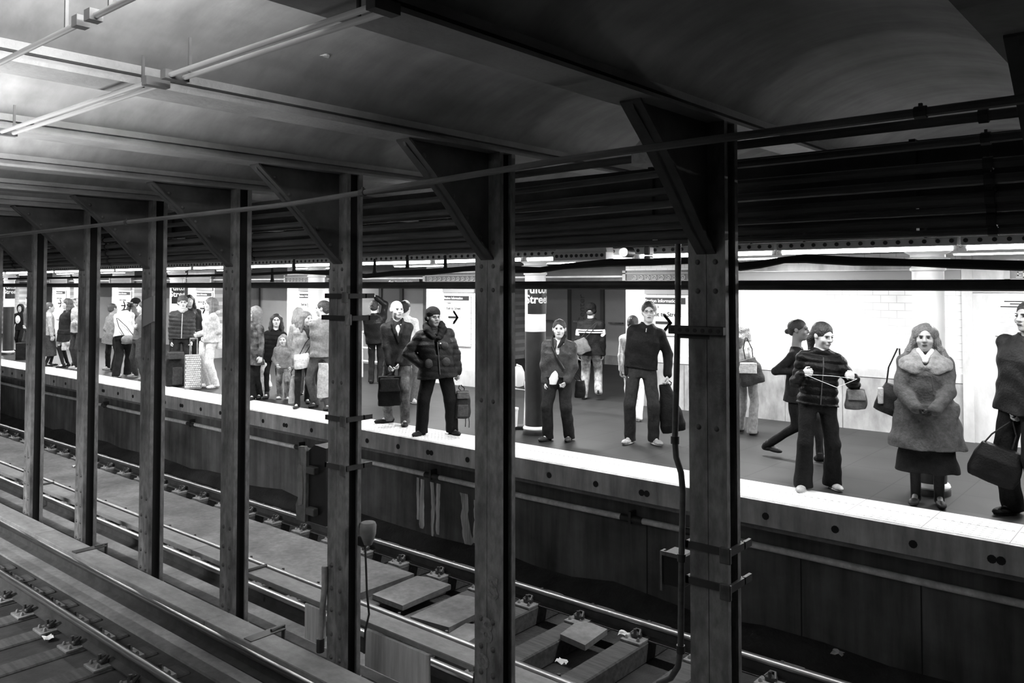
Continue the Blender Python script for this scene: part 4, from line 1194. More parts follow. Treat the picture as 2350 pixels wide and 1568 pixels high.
    if glasses:
        mb = MB()
        for sg in (-1, 1):
            mb.tube([tuple(hp(sg * .032 + .021 * math.cos(q), -.103 + .006 * abs(math.cos(q)) * 1, .003 + .015 * math.sin(q))) for q in np.linspace(0, 2 * math.pi, 15)], .0022, 5)
            mb.tube([tuple(hp(sg * .053, -.098, .006)), tuple(hp(sg * .075, -.05, .008)), tuple(hp(sg * .082, .01, .004))], .002, 5)
        mb.tube([tuple(hp(-.011, -.106, .006)), tuple(hp(.011, -.106, .006))], .002, 5)
        mb.build('glasses', 'black_steel', t, True, world=False)
    # ---- hair, hats
    ht, hv = hair[0], hair[1]
    hm = hairm(hv); Hh = F()
    def cranium(r=1.0, z=0.):
        Hh.ell(hp(0, .024, .034 + z), np.array((.085, .103, .090)) * hs * r, Rh, .02)
    if ht == 'wide':
        cranium(1.02)
        for sg in (-1, 1): Hh.chain([hp(sg * .070, .02, .05), hp(sg * .088, .02, -.04), hp(sg * .115, .012, -.11), hp(sg * .150, .0, -.17), hp(sg * .165, -.005, -.215)], [.032 * hs, .030 * hs, .034 * hs, .030 * hs, .016 * hs], .03)
        Hh.chain([hp(0, .07, .0), hp(0, .085, -.10), hp(0, .08, -.2)], [.07 * hs, .085 * hs, .05 * hs], .04)
        Hh.ell(hp(0, -.100, -.032), np.array((.061, .085, .100)) * hs, Rh, .012, True)
        Hh.mesh(h, 'hair', hm, t, fold=.003, fz=2.5)
    elif ht == 'short':
        cranium(); Hh.ell(hp(0, .06, -.02), np.array((.074, .06, .06)) * hs, Rh, .02)
        Hh.ell(hp(0, -.100, -.035), np.array((.066, .075, .098)) * hs, Rh, .01, True)
        for sg in (-1, 1): Hh.ell(hp(sg * .085, -.01, -.035), np.array((.02, .035, .045)) * hs, Rh, .008, True)
        Hh.mesh(h * .8, 'hair', hm, t, fold=.002, fz=3)
    elif ht in ('long', 'longer'):
        cranium(1.02); L = -.20 if ht == 'long' else -.30
        for sg in (-1, 1): Hh.chain([hp(sg * .075, .02, .03), hp(sg * .085, .02, -.06), hp(sg * .098, .015, -.13), hp(sg * .115, -.01, L)], [.035 * hs, .033 * hs, .036 * hs, .022 * hs], .03)
        Hh.chain([hp(0, .07, .0), hp(0, .085, -.10), hp(0, .08, L)], [.07 * hs, .075 * hs, .05 * hs], .04)
        Hh.ell(hp(0, -.100, -.040), np.array((.060, .085, .103)) * hs, Rh, .012, True)
        Hh.mesh(h, 'hair', hm, t, fold=.003, fz=2.5)
    elif ht == 'bun':
        cranium(.99); Hh.ell(hp(0, .128, -.02), np.array((.032, .030, .032)) * hs, Rh, .012)
        Hh.ell(hp(0, .075, -.03), np.array((.055, .04, .04)) * hs, Rh, .02)
        Hh.ell(hp(0, -.104, -.040), np.array((.068, .083, .105)) * hs, Rh, .01, True)
        for sg in (-1, 1): Hh.ell(hp(sg * .085, -.01, -.045), np.array((.02, .045, .045)) * hs, Rh, .008, True)
        Hh.mesh(h * .8, 'hair', hm, t, fold=.001, fz=3)
    elif ht == 'tied':
        cranium(1.02); Hh.chain([hp(0, .10, .0), hp(-.02, .12, -.07), hp(-.03, .10, -.16)], [.045 * hs, .04 * hs, .025 * hs], .03)
        Hh.ell(hp(0, -.104, -.036), np.array((.068, .083, .100)) * hs, Rh, .01, True)
        Hh.mesh(h * .8, 'hair', hm, t, fold=.002, fz=3)
    elif ht in ('beanie', 'cap'):
        Hh.ell(hp(0, .020, .052), np.array((.090, .108, .086)) * hs, Rh, .02)
        Hh.cap(hp(-.05, .04, -.005), hp(.05, .04, -.005), .05 * hs, .05 * hs, .02)
        Hh.ell(hp(0, -.10, -.060), np.array((.085, .09, .090)) * hs, Rh, .008, True)
        o = Hh.mesh(h * .8, 'knitted_cap', clothm('cap cloth %.3f' % hv, hv), t, fold=.0015, fz=4)
        if ht == 'cap': F().ell(hp(0, -.115, .035), np.array((.065, .060, .010)) * hs, Rh @ rx3(.15), .01).mesh(h * .8, 'peak', clothm('cap cloth %.3f' % hv, hv), t).parent = o
        F().ell(hp(0, .075, -.035), np.array((.060, .035, .040)) * hs, Rh, .01).mesh(h, 'hair', hairm(.04), t)
    elif ht == 'hood':
        Hh.ell(hp(0, .020, .01), np.array((.105, .120, .135)) * hs, Rh, .03).cap(hp(0, .04, -.08), T(0, .03, 1.45), .10 * s, .10 * s, .04)
        Hh.ell(hp(0, -.12, -.01), np.array((.068, .11, .100)) * hs, Rh, .012, True)
        Hh.mesh(h, 'hood', clothm('hood cloth %.3f' % hv, hv), t, fold=.003, fz=2)
    elif ht == 'bald':
        Hh.ell(hp(0, .03, .0), np.array((.081, .095, .065)) * hs, Rh, .02).ell(hp(0, -.07, .02), np.array((.08, .09, .12)) * hs, Rh, .01, True).ell(hp(0, .0, .09), np.array((.075, .1, .055)) * hs, Rh, .01, True)
        Hh.mesh(h * .8, 'hair', hm, t, fold=.002, fz=3)
    # ---- shoes
    for sg in (-1, 1):
        an, fv, lift = anks[sg]; an = an.copy()
        S_ = F(); side = np.cross(fv, [0, 0, 1]); tilt = min(lift * 2.6, .9)
        fv2 = unit(fv * math.cos(tilt) - np.array([0, 0, 1]) * math.sin(tilt)); up = unit(np.cross(side, fv2)) * 1.
        if up[2] < 0: up = -up
        Rs = np.stack([side, -fv2, up], 1)
        an = an - np.array([0, 0, 0])
        SC = s * (1.08 if shoes[1] > 0 else .95)
        o = an - up * .080 * s
        S_.ell(o - fv2 * .03 * SC + up * .040 * SC, np.array((.038, .052, .045)) * SC, Rs, .02)
        S_.ell(o + fv2 * .10 * SC + up * .026 * SC, np.array((.043, .095, .032)) * SC, Rs, .03)
        S_.cap(o + up * .05 * SC, o + up * (.10 if shoes[1] < 2 else .26) * SC, .042 * SC, .046 * SC, .02)
        vs = shoes[0] if len(shoes) < 3 else shoes[2 if sg > 0 else 0]
        sho = S_.mesh(h * .8, 'shoe' if shoes[1] < 2 else 'boot', clothm('shoe leather %.2f' % vs, vs, .4), t, cuts=[(o + up * .0, -up)])
        if shoes[1] == 1:
            F().ell(o + fv2 * .055 * SC + up * .006 * SC, np.array((.046, .130, .013)) * SC, Rs, .01).mesh(h * .8, 'sole', 'shoe_sole' if vs > .2 else clothm('dark sole', .02), t, cuts=[(o - up * .001, -up)]).parent = sho
    # ---- bottoms
    if bottom:
        kind, bv = bottom[0], bottom[1]; bm_ = clothm('trouser cloth %.3f%s' % (bv, bottom[3] if len(bottom) > 3 else ''), bv, pattern=bottom[3] if len(bottom) > 3 else None)
        rt = bottom[2] if len(bottom) > 2 else (.088, .068, .062)
        G = F()
        if kind == 'trousers':
            G.loft(pc, Rt, [(z * s, 0, .004, rx * s * w, ry * s * dpt) for z, rx, ry in ((-.10, .150, .100), (-.02, .168, .115), (.06, .165, .115), (.14, .150, .105))], .05)
            cuts = []
            for sg in (-1, 1):
                an, fv, lift = anks[sg]; kn = knees[sg]
                G.cap(hips[sg] + np.array([sg * .0, 0, 0]), kn, rt[0] * s, rt[1] * s, .035)
                en = an + unit(an - kn) * .035 * s
                G.cap(kn, en, rt[1] * s, rt[2] * s, .02)
            lowest = min(anks[sg][0][2] for sg in (-1, 1)) - .055 * s
            G.mesh(h, 'trousers', bm_, t, fold=.0045 if lvl > 1 else .003, cuts=[((0, 0, max(lowest, .022)), (0, 0, -1))])
        else:   # skirt to height bottom[4]
            zb = bottom[4]
            G.loft(pc * np.array([1, 1, 0]), np.eye(3), [(zb, 0, 0, rt * w, rt * .75), (pc[2] - .1 * s, 0, 0, .175 * s * w, .13 * s * dpt), (pc[2] + .12 * s, 0, 0, .145 * s * w, .11 * s * dpt)], .03)
            G.mesh(h, 'skirt', bm_, t, fold=.005)
            G2 = F()
            for sg in (-1, 1): G2.cap(hips[sg] - np.array([0, 0, .1]), knees[sg], .07 * s, .052 * s, .01).cap(knees[sg], anks[sg][0], .055 * s, .036 * s, .02)
            G2.mesh(h, 'stockings', clothm('stocking', .02), t)
    # ---- tops
    if top:
        tv = top['v']; tm = clothm('coat cloth %.3f%s' % (tv, top.get('pat', '')), tv, top.get('rough', .85), pattern=top.get('pat'))
        hem = top.get('hem', .86); fl = top.get('flare', .0); pad = top.get('pad', 0.)
        G = F()
        st = [(hem, .178 + pad + fl, .128 + pad * .7 + fl * .6 + belly * .5), (.95 if hem < .93 else hem + .03, .172 + pad + fl * .3, .122 + pad * .7 + belly), (1.10, .158 + pad, .115 + pad + belly), (1.27, .175 + pad, .125 + pad + belly * .4), (1.37, .158 + pad * .5, .108 + pad * .5), (1.42, .115, .085), (1.48, .066, .066)]
        st = [((z - .925) * s, 0, .005 * s, rx * s * w, ry * s * dpt) for z, rx, ry in st]
        if hem < .75:   # below the hip the coat hangs straight down
            lo_z = hem * s
            G.loft(np.array([pc[0], pc[1], 0.]), np.eye(3), [(lo_z, 0, 0, st[0][3], st[0][4]), (pc[2] + .05 * s, 0, 0, st[1][3], st[1][4])], .05)
            st[0] = (-.02 * s,) + st[1][1:]
        G.loft(pc, Rt, st, .04)
        ra = top.get('arm', (.062, .054, .046))
        for sg in (-1, 1):
            G.cap(T(sg * .055 * w, .014, 1.435), sh[sg], .040 * s, ra[0] * s * .93, .05)
            G.cap(sh[sg], elbs[sg], ra[0] * s, ra[1] * s, .03)
            wend = wr[sg] + unit(elbs[sg] - wr[sg]) * .012
            G.cap(elbs[sg], wend, ra[1] * s, ra[2] * s, .02)
        if top.get('collar', 1): 
            for q in np.linspace(.5, 2 * math.pi - .5, 9):
                pass
            G.loft(T(0, .012, 1.44), Rt, [(0, 0, 0, .085 * s, .078 * s), (.045 * s, 0, 0, .074 * s, .07 * s)], .02)
            G.ell(T(0, -.02, 1.53), np.array((.055, .085, .075)) * s, Rt, .012, True)
        if top.get('open'):     # open front showing the shirt
            o_ = top['open']; G.ell(T(0, -.16, o_[0]), np.array((o_[1], .10, o_[2])) * s, Rt, .01, True)
        jk = G.mesh(h, top.get('name', 'jacket'), tm, t, fold=top.get('fold', .004) if lvl > 1 else .002, puff=top.get('puff', 0.))
        if top.get('shirt') is not None:
            F().loft(pc, Rt, [(z * s, 0, 0, rx * s * w, ry * s * dpt) for z, rx, ry in ((0., .15, .105 + belly), (.2, .15, .107 + belly), (.38, .15, .106), (.48, .12, .085), (.535, .068, .062))], .02).mesh(h, 'shirt', clothm('shirt cloth %.2f' % top['shirt'], top['shirt']), t)
        if top.get('zip') is not None:
            yf = lambda z: -(np.interp(z, [hem, 1.10, 1.27, 1.40], [.128 + pad * .7 + belly * .5, .115 + pad + belly, .125 + pad + belly * .4, .10]) * dpt + .002)
            MB().tube([tuple(T(.0, yf(z), z)) for z in np.linspace(hem + .01, 1.40, 9)], .006 * s if lvl > 1 else .009, 6).build('zip', clothm('zip %.2f' % top['zip'], top['zip']), t, True, world=False).parent = jk
    PEOPLE[key].update(T=T, wr=wr, elbs=elbs, sh=sh, hp=hp, sides=sides, anks=anks, knees=knees, pc=pc, Rt=Rt, Rh=Rh, h=h, hs=hs)
    return PEOPLE[key]
# ================================================================ THE PEOPLE
def bag(name, label, cat, key, box, dy, dep, val, shape='soft', handle=None, fold=.004, pat=None, hw=.3, tilt=0., parts=(), rest=False):
    """a bag in the picture frame of a person: box = (px0, py0, px1, py1)"""
    P_ = PEOPLE[key]; op_ = P_['onplane']
    a = op_(box[0], box[1], dy); b = op_(box[2], box[3], dy); c = (a + b) / 2; hw_, hh = (b[0] - a[0]) / 2, (a[2] - b[2]) / 2
    if rest: c[2] = hh + .004
    base = P_['base']; wp = Vector((base.x, base.y, 0)) + P_['vx'] * float(c[0]) + P_['vy'] * float(dy)
    t = thing(name, label, cat, (wp.x, wp.y, float(c[2] - hh)), math.atan2(P_['vx'].y, P_['vx'].x))
    G = F(); Rt_ = ry3(tilt); C = np.array([0, 0, hh]); h = .008 if hh < .3 else .010
    if shape == 'soft':
        G.loft(C, Rt_, [(-hh, 0, 0, hw_ * .93, dep), (-hh * .6, 0, 0, hw_, dep * 1.15), (hh * .3, 0, 0, hw_ * .95, dep), (hh * .95, 0, 0, hw_ * .78, dep * .5)], .02, sq=3.2)
    elif shape == 'sack':
        G.loft(C, Rt_, [(-hh, 0, 0, hw_ * .9, dep * .8), (-hh * .7, 0, 0, hw_, dep * 1.1), (0, 0, 0, hw_ * .82, dep), (hh * .6, 0, 0, hw_ * .55, dep * .6), (hh, 0, 0, hw_ * .42, dep * .35)], .02, sq=2.5)
    elif shape == 'round':
        G.ell(C, (hw_, dep, hh), Rt_, .02)
    elif shape == 'box':
        G.loft(C, Rt_, [(-hh, 0, 0, hw_, dep), (hh, 0, 0, hw_, dep)], .02, sq=7)
    elif shape == 'duffel':
        G.cap((-hw_ + dep, 0, hh), (hw_ - dep, 0, hh), dep, dep, .02)
    m = clothm('bag cloth %.3f%s' % (val, pat or ''), val, .6, pattern=pat)
    G.mesh(h, 'body', m, t, fold=fold)
    if handle:
        hp_ = op_(handle[0], handle[1], handle[2] if len(handle) > 2 else dy); hl = np.array([hp_[0] - c[0], hp_[1] - dy, hp_[2] - (c[2] - hh)])
        for sg in (-1, 1):
            p0 = np.array([sg * hw_ * hw, 0, 2 * hh - .02]); mid = (p0 + hl) / 2 + np.array([sg * .03, 0, 0])
            MB().tube([tuple(p0), tuple(mid), tuple(hl + np.array([sg * .008, 0, 0]))], .007, 6).build('handle', clothm('bag strap', .03), t, True, world=False)
    for (pn, bx, pv) in parts:      # extra pieces: (name, (x0, x1, z0, z1) as fractions, value)
        F().loft((0, -dep * 1.02, 0), np.eye(3), [(2 * hh * bx[2], hw_ * (bx[0] + bx[1]) / 2, 0, hw_ * (bx[1] - bx[0]) / 2, dep * .25), (2 * hh * bx[3], hw_ * (bx[0] + bx[1]) / 2, 0, hw_ * (bx[1] - bx[0]) / 2 * .95, dep * .22)], .01, sq=5).mesh(h, pn, clothm('bag cloth %.3f' % pv, pv, .6), t, fold=.002)
    return t
def extra(key, name, m, fn, h=None, **kw):
    """a piece of clothing in the person's own frame, built from primitives fn(G, P)"""
    P_ = PEOPLE[key]; G = F(); fn(G, P_); return G.mesh(h or P_['h'], name, m, P_['t'], **kw)
def T2(P_, x, y, z): return P_['T'](x, y, z)

# --- right bay
person('quilt', 'woman in a black quilted jacket and flared trousers, holding a thin cord',
       [(1845, 1126, -12), (1912, 1122, 25)], 742, yaw=12, hyaw=42, hpitch=14, hx=1890, hands=[(1843, 858, -.16), (1962, 868, -.20)], sk=.50, hair=('tied', .02),
       top=dict(v=.008, puff=.010, pad=.02, hem=.90, arm=(.068, .062, .050), rough=.35, zip=.08), bottom=('trousers', .012, (.092, .078, .098)), shoes=(.45, 1), w=1.06, lvl=3, elb=[(-.35, .5, -1), (.45, .4, -1)], curl=1.0, hdir=[(.6, -.6, .25), (-.5, -.6, .35)])
bag('handbag', 'grey handbag hanging at the hip of the woman in the quilted jacket', 'bag', 'quilt', (1938, 890, 1990, 940), -.02, .05, .14, 'soft', (1958, 868, -.12), parts=[('flap', (-.8, .8, .45, .95), .3)])
P_ = PEOPLE['quilt']; a = P_['wr'][-1]; b = P_['wr'][1]
t = thing('cord', 'thin pale cord stretched between the hands of the woman in the quilted jacket', 'cord', tuple(P_['base'])); t.rotation_euler = P_['t'].rotation_euler
f0 = np.array([.0, -.07, .0])
MB().tube([tuple(a + f0), tuple((a + b) / 2 + f0 + np.array([0, -.02, .01])), tuple(b + f0)], .0018, 5).tube([tuple(a + f0), tuple((a * .4 + b * .6) + f0 + np.array([0, -.03, -.09])), tuple(b + f0)], .0022, 5).build('strand', 'white_paint', t, True, world=False)

person('suit', 'woman in a dark trouser suit with hair in a bun, striding to the right',
       [(1768, 1036, 80, .05), (1888, 1062, 80)], 730, yaw=72, hyaw=74, hx=1832, hands=[(1828, 854, -.14), (1842, 848, .1)], sk=.20, hair=('bun', .02), ground=(1822, 1050), pel=(1826, 900),
       top=dict(v=.016, hem=.80, flare=.02, arm=(.056, .046, .038), fold=.003, open=(1.32, .04, .12), shirt=.10), bottom=('trousers', .012, (.080, .056, .046)), shoes=(.03, 0), w=.88, dpt=.95, lvl=3, elb=[(-1, -.2, -.2), (-.3, .8, -.3)], hdir=[(.9, -.2, .1), (.9, 0, .1)])
person('coat', 'long-haired woman in a wide-collared grey wool coat with gloved hands clasped',
       [(2102, 1156, -10), (2156, 1162, 8)], 745, yaw=0, hyaw=-2, hands=[(2104, 938, -.22), (2144, 942, -.24)], sk=.32, hair=('wide', .12),
       top=dict(v=.085, hem=.56, flare=.10, arm=(.072, .068, .060), pad=.045, fold=.006, name='coat', collar=0), bottom=('skirt', .012, .24, '', .30), shoes=(.015, 2), w=1.08, dpt=1.1, lvl=3, gloves=.035, curl=.9, hdir=[(.75, -.2, -.6), (-.75, -.2, -.6)], elb=[(-.9, .3, -.3), (.9, .3, -.3)])
def wide_collar(G, P_):
    for sg in (-1, 1):
        G.chain([T2(P_, sg * .055, .05, 1.50), T2(P_, sg * .085, -.02, 1.475), T2(P_, sg * .075, -.10, 1.43), T2(P_, sg * .035, -.165, 1.35)], [.030, .030, .026, .020], .03)
        G.ell(T2(P_, sg * .135, -.10, 1.385), (.100, .080, .022), P_['Rt'] @ ry3(sg * .42) @ rx3(.75), .03)
        G.ell(T2(P_, sg * .105, -.155, 1.335), (.085, .022, .055), P_['Rt'] @ ry3(sg * -.30) @ rx3(-.35), .03)
        G.ell(T2(P_, sg * .155, -.01, 1.415), (.080, .105, .024), P_['Rt'] @ ry3(sg * .42), .03)
extra('coat', 'collar', clothm('lit coat collar', .22), wide_collar, fold=.002)  # collar lighter than the coat, the light from above put into its colour
extra('coat', 'scarf', clothm('white scarf', .75), lambda G, P_: G.cap(T2(P_, -.055, -.055, 1.50), T2(P_, .0, -.135, 1.405), .022, .020).cap(T2(P_, .055, -.055, 1.50), T2(P_, .0, -.135, 1.405), .022, .020), fold=.002)
P_ = PEOPLE['coat']
F().chain([T2(P_, .05, -.225, 1.27), T2(P_, .065, -.228, 1.10), T2(P_, .07, -.22, .95)], [.006, .007, .007], .01).mesh(.005, 'front_edge', clothm('coat edge', .06), P_['t'])
bag('shoulder_bag', 'dark shoulder bag tucked behind the elbow of the woman in the wool coat', 'bag', 'coat', (2012, 880, 2075, 950), .12, .09, .03, 'soft', (2062, 800, .05), tilt=.35, parts=[('side_panel', (-.9, -.45, .35, .9), .55)])
person('edge', 'man in a dark leather jacket cut off by the right edge column, seen in part',
       [(2318, 1180, -40), (2392, 1198, -20)], 690, yaw=-38, hyaw=-40, hx=2376, hands=[(2326, 960, -.05), (2420, 950, 0)], sk=.35, hair=('short', .03),
       top=dict(v=.020, hem=.84, arm=(.078, .070, .055), pad=.03, fold=.007, rough=.5, name='leather_jacket'), bottom=('trousers', .012, (.10, .082, .085)), shoes=(.012, 1), w=1.12, lvl=3, curl=1.1)
bag('travel_bag', 'big soft black travel bag carried low at the right edge of the picture', 'bag', 'edge', (2226, 1018, 2350, 1112), -.10, .12, .008, 'soft', (2322, 968, -.08), tilt=.30, hw=.6)

person('blurred', 'fair-haired woman in a pale top and flared grey trousers just right of the broad column',
       [(1700, 990, 160), (1728, 998, 150)], 742, yaw=150, hyaw=150, hx=1700, hands=[(1682, 868, 0), (1728, 860, -.05)], sk=.6, hair=('long', .22), eyes=False,
       top=dict(v=.70, hem=.80, flare=.03, fold=.006, name='top'), bottom=('trousers', .26, (.085, .066, .082)), shoes=(.04, 0), lvl=2)
bag('shoulder_bag', 'large dark bag with a pale panel carried by the fair-haired woman', 'bag', 'blurred', (1690, 822, 1750, 884), -.20, .08, .05, 'soft', (1712, 775, -.14), tilt=-.3, parts=[('side_panel', (-.8, .6, .45, .85), .7)])

# --- left of the broad column
person('glasses', 'smiling man in glasses, black zip jacket and grey trousers, facing the viewer',
       [(1446, 1018, -25), (1500, 1020, 28)], 692, yaw=-3, hyaw=0, hx=1491, hands=[(1440, 868, -.02), (1532, 862, -.02)], sk=.60, hair=('short', .03), glasses=True,
       top=dict(v=.010, hem=.93, arm=(.066, .060, .052), pad=.022, fold=.004, rough=.6), bottom=('trousers', .035, (.092, .074, .070)), shoes=(.40, 1), lvl=3, curl=.8)
P_ = PEOPLE['glasses']
MB().tube([tuple(T2(P_, 0, -.135, 1.43)), tuple(T2(P_, 0, -.142, 1.385))], .005, 6).build('zip_pull', 'pipe_light', P_['t'], True, world=False)
bag('duffel_bag', 'black sack-like bag hanging from the hand of the man in glasses', 'bag', 'glasses', (1506, 880, 1566, 992), .02, .09, .012, 'sack', (1531, 872, .0), tilt=-.2, hw=.12)
person('grey_back', 'person in a pale coat seen from behind, next to the man in glasses',
       [(1443, 958, 170), (1466, 966, 170)], 725, yaw=172, hx=1452, hands=[(1424, 868, 0), (1470, 868, 0)], sk=.5, hair=('short', .02), eyes=False,
       top=dict(v=.55, hem=.78, flare=.02, fold=.005, name='coat'), bottom=('trousers', .80, (.095, .08, .07)), shoes=(.5, 1), lvl=2)
person('striped', 'man walking away in a black jacket with white bands and a knitted cap',
       [(1341, 916, 172, .0), (1374, 905, 178, .10)], 697, yaw=170, hyaw=165, hx=1356, hands=[(1325, 835, -.05), (1385, 840, 0)], sk=.4, hair=('beanie', .008), eyes=False, ground=(1352, 918),
       top=dict(v=.010, hem=.82, arm=(.076, .070, .058), pad=.035, flare=.03, fold=.006), bottom=('trousers', .24, (.098, .08, .072), 'camo'), shoes=(.03, 1), w=1.06, lvl=3, pel=(1356, 800))
P_ = PEOPLE['striped']
for zz in (1.275, 1.235):
    G = F(); G.loft(T2(P_, 0, .005, zz), P_['Rt'], [(-.011, 0, 0, .219 * 1.06, .167), (.011, 0, 0, .219 * 1.06, .167)], .004)
    for sg in (-1, 1):
        q = P_['sh'][sg] * (.52 if zz > 1.25 else .38) + P_['elbs'][sg] * (.48 if zz > 1.25 else .62); d = unit(P_['elbs'][sg] - P_['sh'][sg]) * .010
        G.cap(q - d, q + d, .072, .072, .004)
    G.mesh(.0068, 'white_band', 'white_paint', P_['t'])
bag('messenger_bag', 'dark messenger bag slung behind the man in the white-banded jacket', 'bag', 'striped', (1320, 776, 1352, 812), -.20, .05, .10, 'soft', (1370, 740, -.18), tilt=-.4)
person('short', 'short dark-haired man in a shiny bomber jacket beside the banded round column',
       [(1257, 1012, -40), (1306, 1012, -12)], 735, yaw=-8, hyaw=-4, hx=1284, hands=[(1251, 886, -.05), (1299, 876, -.12)], sk=.66, hair=('short', .03),
       top=dict(v=.055, hem=.93, arm=(.074, .068, .058), pad=.03, fold=.008, rough=.35, open=(1.36, .035, .11), shirt=.75, fz=.8), bottom=('trousers', .022, (.105, .085, .080)), shoes=(.05, 1), w=1.08, dpt=1.1, lvl=3, curl=1.0, elb=[(-.7, .3, -.2), (1, .2, 0)], hdir=[None, (-.5, -.1, -.9)])
P_ = PEOPLE['short']
extra('short', 'bag_strap', 'black_steel', lambda G, P_: G.chain([T2(P_, -.10, -.02, 1.485), T2(P_, -.08, -.145, 1.37), T2(P_, .0, -.175, 1.22), T2(P_, .10, -.175, 1.06)], [.016, .016, .016, .016], .01))
extra('short', 'knit_collar', clothm('dark knit', .02), lambda G, P_: G.chain([T2(P_, -.075, .01, 1.52), T2(P_, 0, .085, 1.53), T2(P_, .075, .01, 1.52), T2(P_, .055, -.09, 1.44), T2(P_, .01, -.14, 1.37)], [.022, .024, .024, .026, .014], .01))
extra('short', 'shirt_tail', 'white_paint', lambda G, P_: G.loft(T2(P_, -.045, -.128, .93), P_['Rt'], [(-.085, -.01, 0, .040, .034), (-.02, 0, 0, .062, .042), (.05, .015, 0, .040, .036), (.09, .02, 0, .012, .02)], .02), fold=.005)
bag('waist_bag', 'small black bag behind the hip of the short man in the bomber jacket', 'bag', 'short', (1318, 872, 1344, 912), .14, .06, .015, 'soft', (1312, 850, .08))

# --- centre bay
person('parka', 'heavy man in a black knitted cap and fur-collared parka at the platform edge',
       [(968, 1000, -35), (1038, 998, 30)], 707, yaw=4, hyaw=28, hx=994, hands=[(968, 836, -.10), (1056, 878, -.02)], sk=.30, hair=('beanie', .015), glasses=True,
       top=dict(v=.018, hem=.80, arm=(.084, .080, .066), pad=.05, flare=.02, fold=.006, puff=.005, rough=.5, name='parka', open=(1.25, .03, .18), shirt=.05), bottom=('trousers', .010, (.112, .088, .085)), shoes=(.02, 1), w=1.14, dpt=1.2, lvl=3, curl=1.0, elb=[(-1, .3, 0), (.8, .3, -.2)], belly=.03)
extra('parka', 'fur_collar', clothm('black fur', .012), lambda G, P_: G.chain([T2(P_, -.03, -.165, 1.36), T2(P_, -.10, -.09, 1.46), T2(P_, -.10, .04, 1.51), T2(P_, 0, .11, 1.52), T2(P_, .10, .04, 1.51), T2(P_, .11, -.09, 1.46), T2(P_, .05, -.165, 1.35)], [.035, .048, .050, .050, .050, .050, .038], .02), fold=.005, fz=3)
P_ = PEOPLE['parka']
for (x, z, ww, hh_, nm) in ((.105, 1.24, .052, .055, 'chest_pocket'), (.105, 1.02, .06, .06, 'lower_pocket'), (-.12, 1.02, .055, .06, 'lower_pocket')):
    F().ell(T2(P_, x, -.205, z), (ww, .030, hh_), P_['Rt'], .01).mesh(.0068, nm, clothm('parka pocket', .045, .5), P_['t'], fold=.002)
MB().tube([tuple(T2(P_, .015, -.235, z)) for z in (1.3, 1.15, 1.0, .86)], .006, 6).build('zip', 'pipe', P_['t'], True, world=False)
MB().dome(tuple(T2(P_, .055, -.215, 1.275)), (0, -1, 0), .012, .012).build('button', 'white_paint', P_['t'], True, world=False)
bag('backpack', 'dark backpack hanging by its loop from the hand of the man in the parka', 'bag', 'parka', (1044, 895, 1080, 958), -.02, .10, .035, 'soft', (1056, 884, -.02), parts=[('front_pocket', (-.7, .7, .08, .5), .07), ('lid', (-.8, .8, .72, .96), .10)], hw=.15)
t = [o for o in COL.objects if o.name.startswith('backpack')][-1]
MB().tube([(.03, -.06, .05), (.035, -.07, -.05), (.03, -.07, -.11)], .006, 5).tube([(.07, -.06, .05), (.08, -.07, -.05), (.078, -.07, -.12)], .006, 5).build('loose_strap', 'black_steel', t, True, world=False)
person('grey', 'white-haired man in a dark blazer holding a black briefcase with both hands',
       [(892, 972, -75), (930, 978, -5)], 690, yaw=6, hyaw=22, hx=911, hands=[(894, 852, -.20), (908, 856, -.20)], sk=.62, hair=('bald', .8),
       top=dict(v=.020, hem=.84, arm=(.064, .056, .048), pad=.012, flare=.01, fold=.004, name='blazer', open=(1.34, .045, .13), shirt=.80), bottom=('trousers', .10, (.092, .074, .068), 'camo'), shoes=(.02, 1), w=1.0, lvl=3, curl=1.0, hdir=[(.2, -.2, -1), (-.2, -.2, -1)])
extra('grey', 'lapel', clothm('lapel cloth', .022), lambda G, P_: G.chain([T2(P_, -.075, -.02, 1.50), T2(P_, -.075, -.11, 1.42), T2(P_, -.035, -.14, 1.30), T2(P_, 0, -.14, 1.18)], [.016, .024, .026, .010], .01).chain([T2(P_, .075, -.02, 1.50), T2(P_, .075, -.11, 1.42), T2(P_, .035, -.14, 1.30), T2(P_, 0, -.14, 1.18)], [.016, .024, .026, .010], .01))
bag('briefcase', 'bulky black briefcase held in front of the white-haired man', 'bag', 'grey', (868, 864, 920, 930), -.24, .08, .012, 'box', (902, 858, -.22), parts=[('flap', (-.85, .85, .5, .95), .03)], hw=.25)
person('hidden_f', 'person in a white top mostly hidden behind the white-haired man',
       [(925, 918, 20), (950, 925, 20)], 690, yaw=150, hx=926, hands=None, sk=.6, hair=('short', .02), eyes=False,
       top=dict(v=.8, hem=.90), bottom=('trousers', .10, (.085, .065, .06)), shoes=(.5, 1), lvl=1)
person('recess', 'person in black with an arm raised, half hidden by the column with clamps',
       [(852, 880, 175), (872, 880, 175)], 690, yaw=178, hx=858, hands=[(848, 792, 0), (862, 682, -.03)], sk=.6, hair=('short', .02), eyes=False,
       top=dict(v=.008, hem=.84, pad=.03, arm=(.075, .068, .055)), bottom=('trousers', .015), shoes=(.02, 1), lvl=2, elb=[None, (.8, 0, .3)], w=1.05)

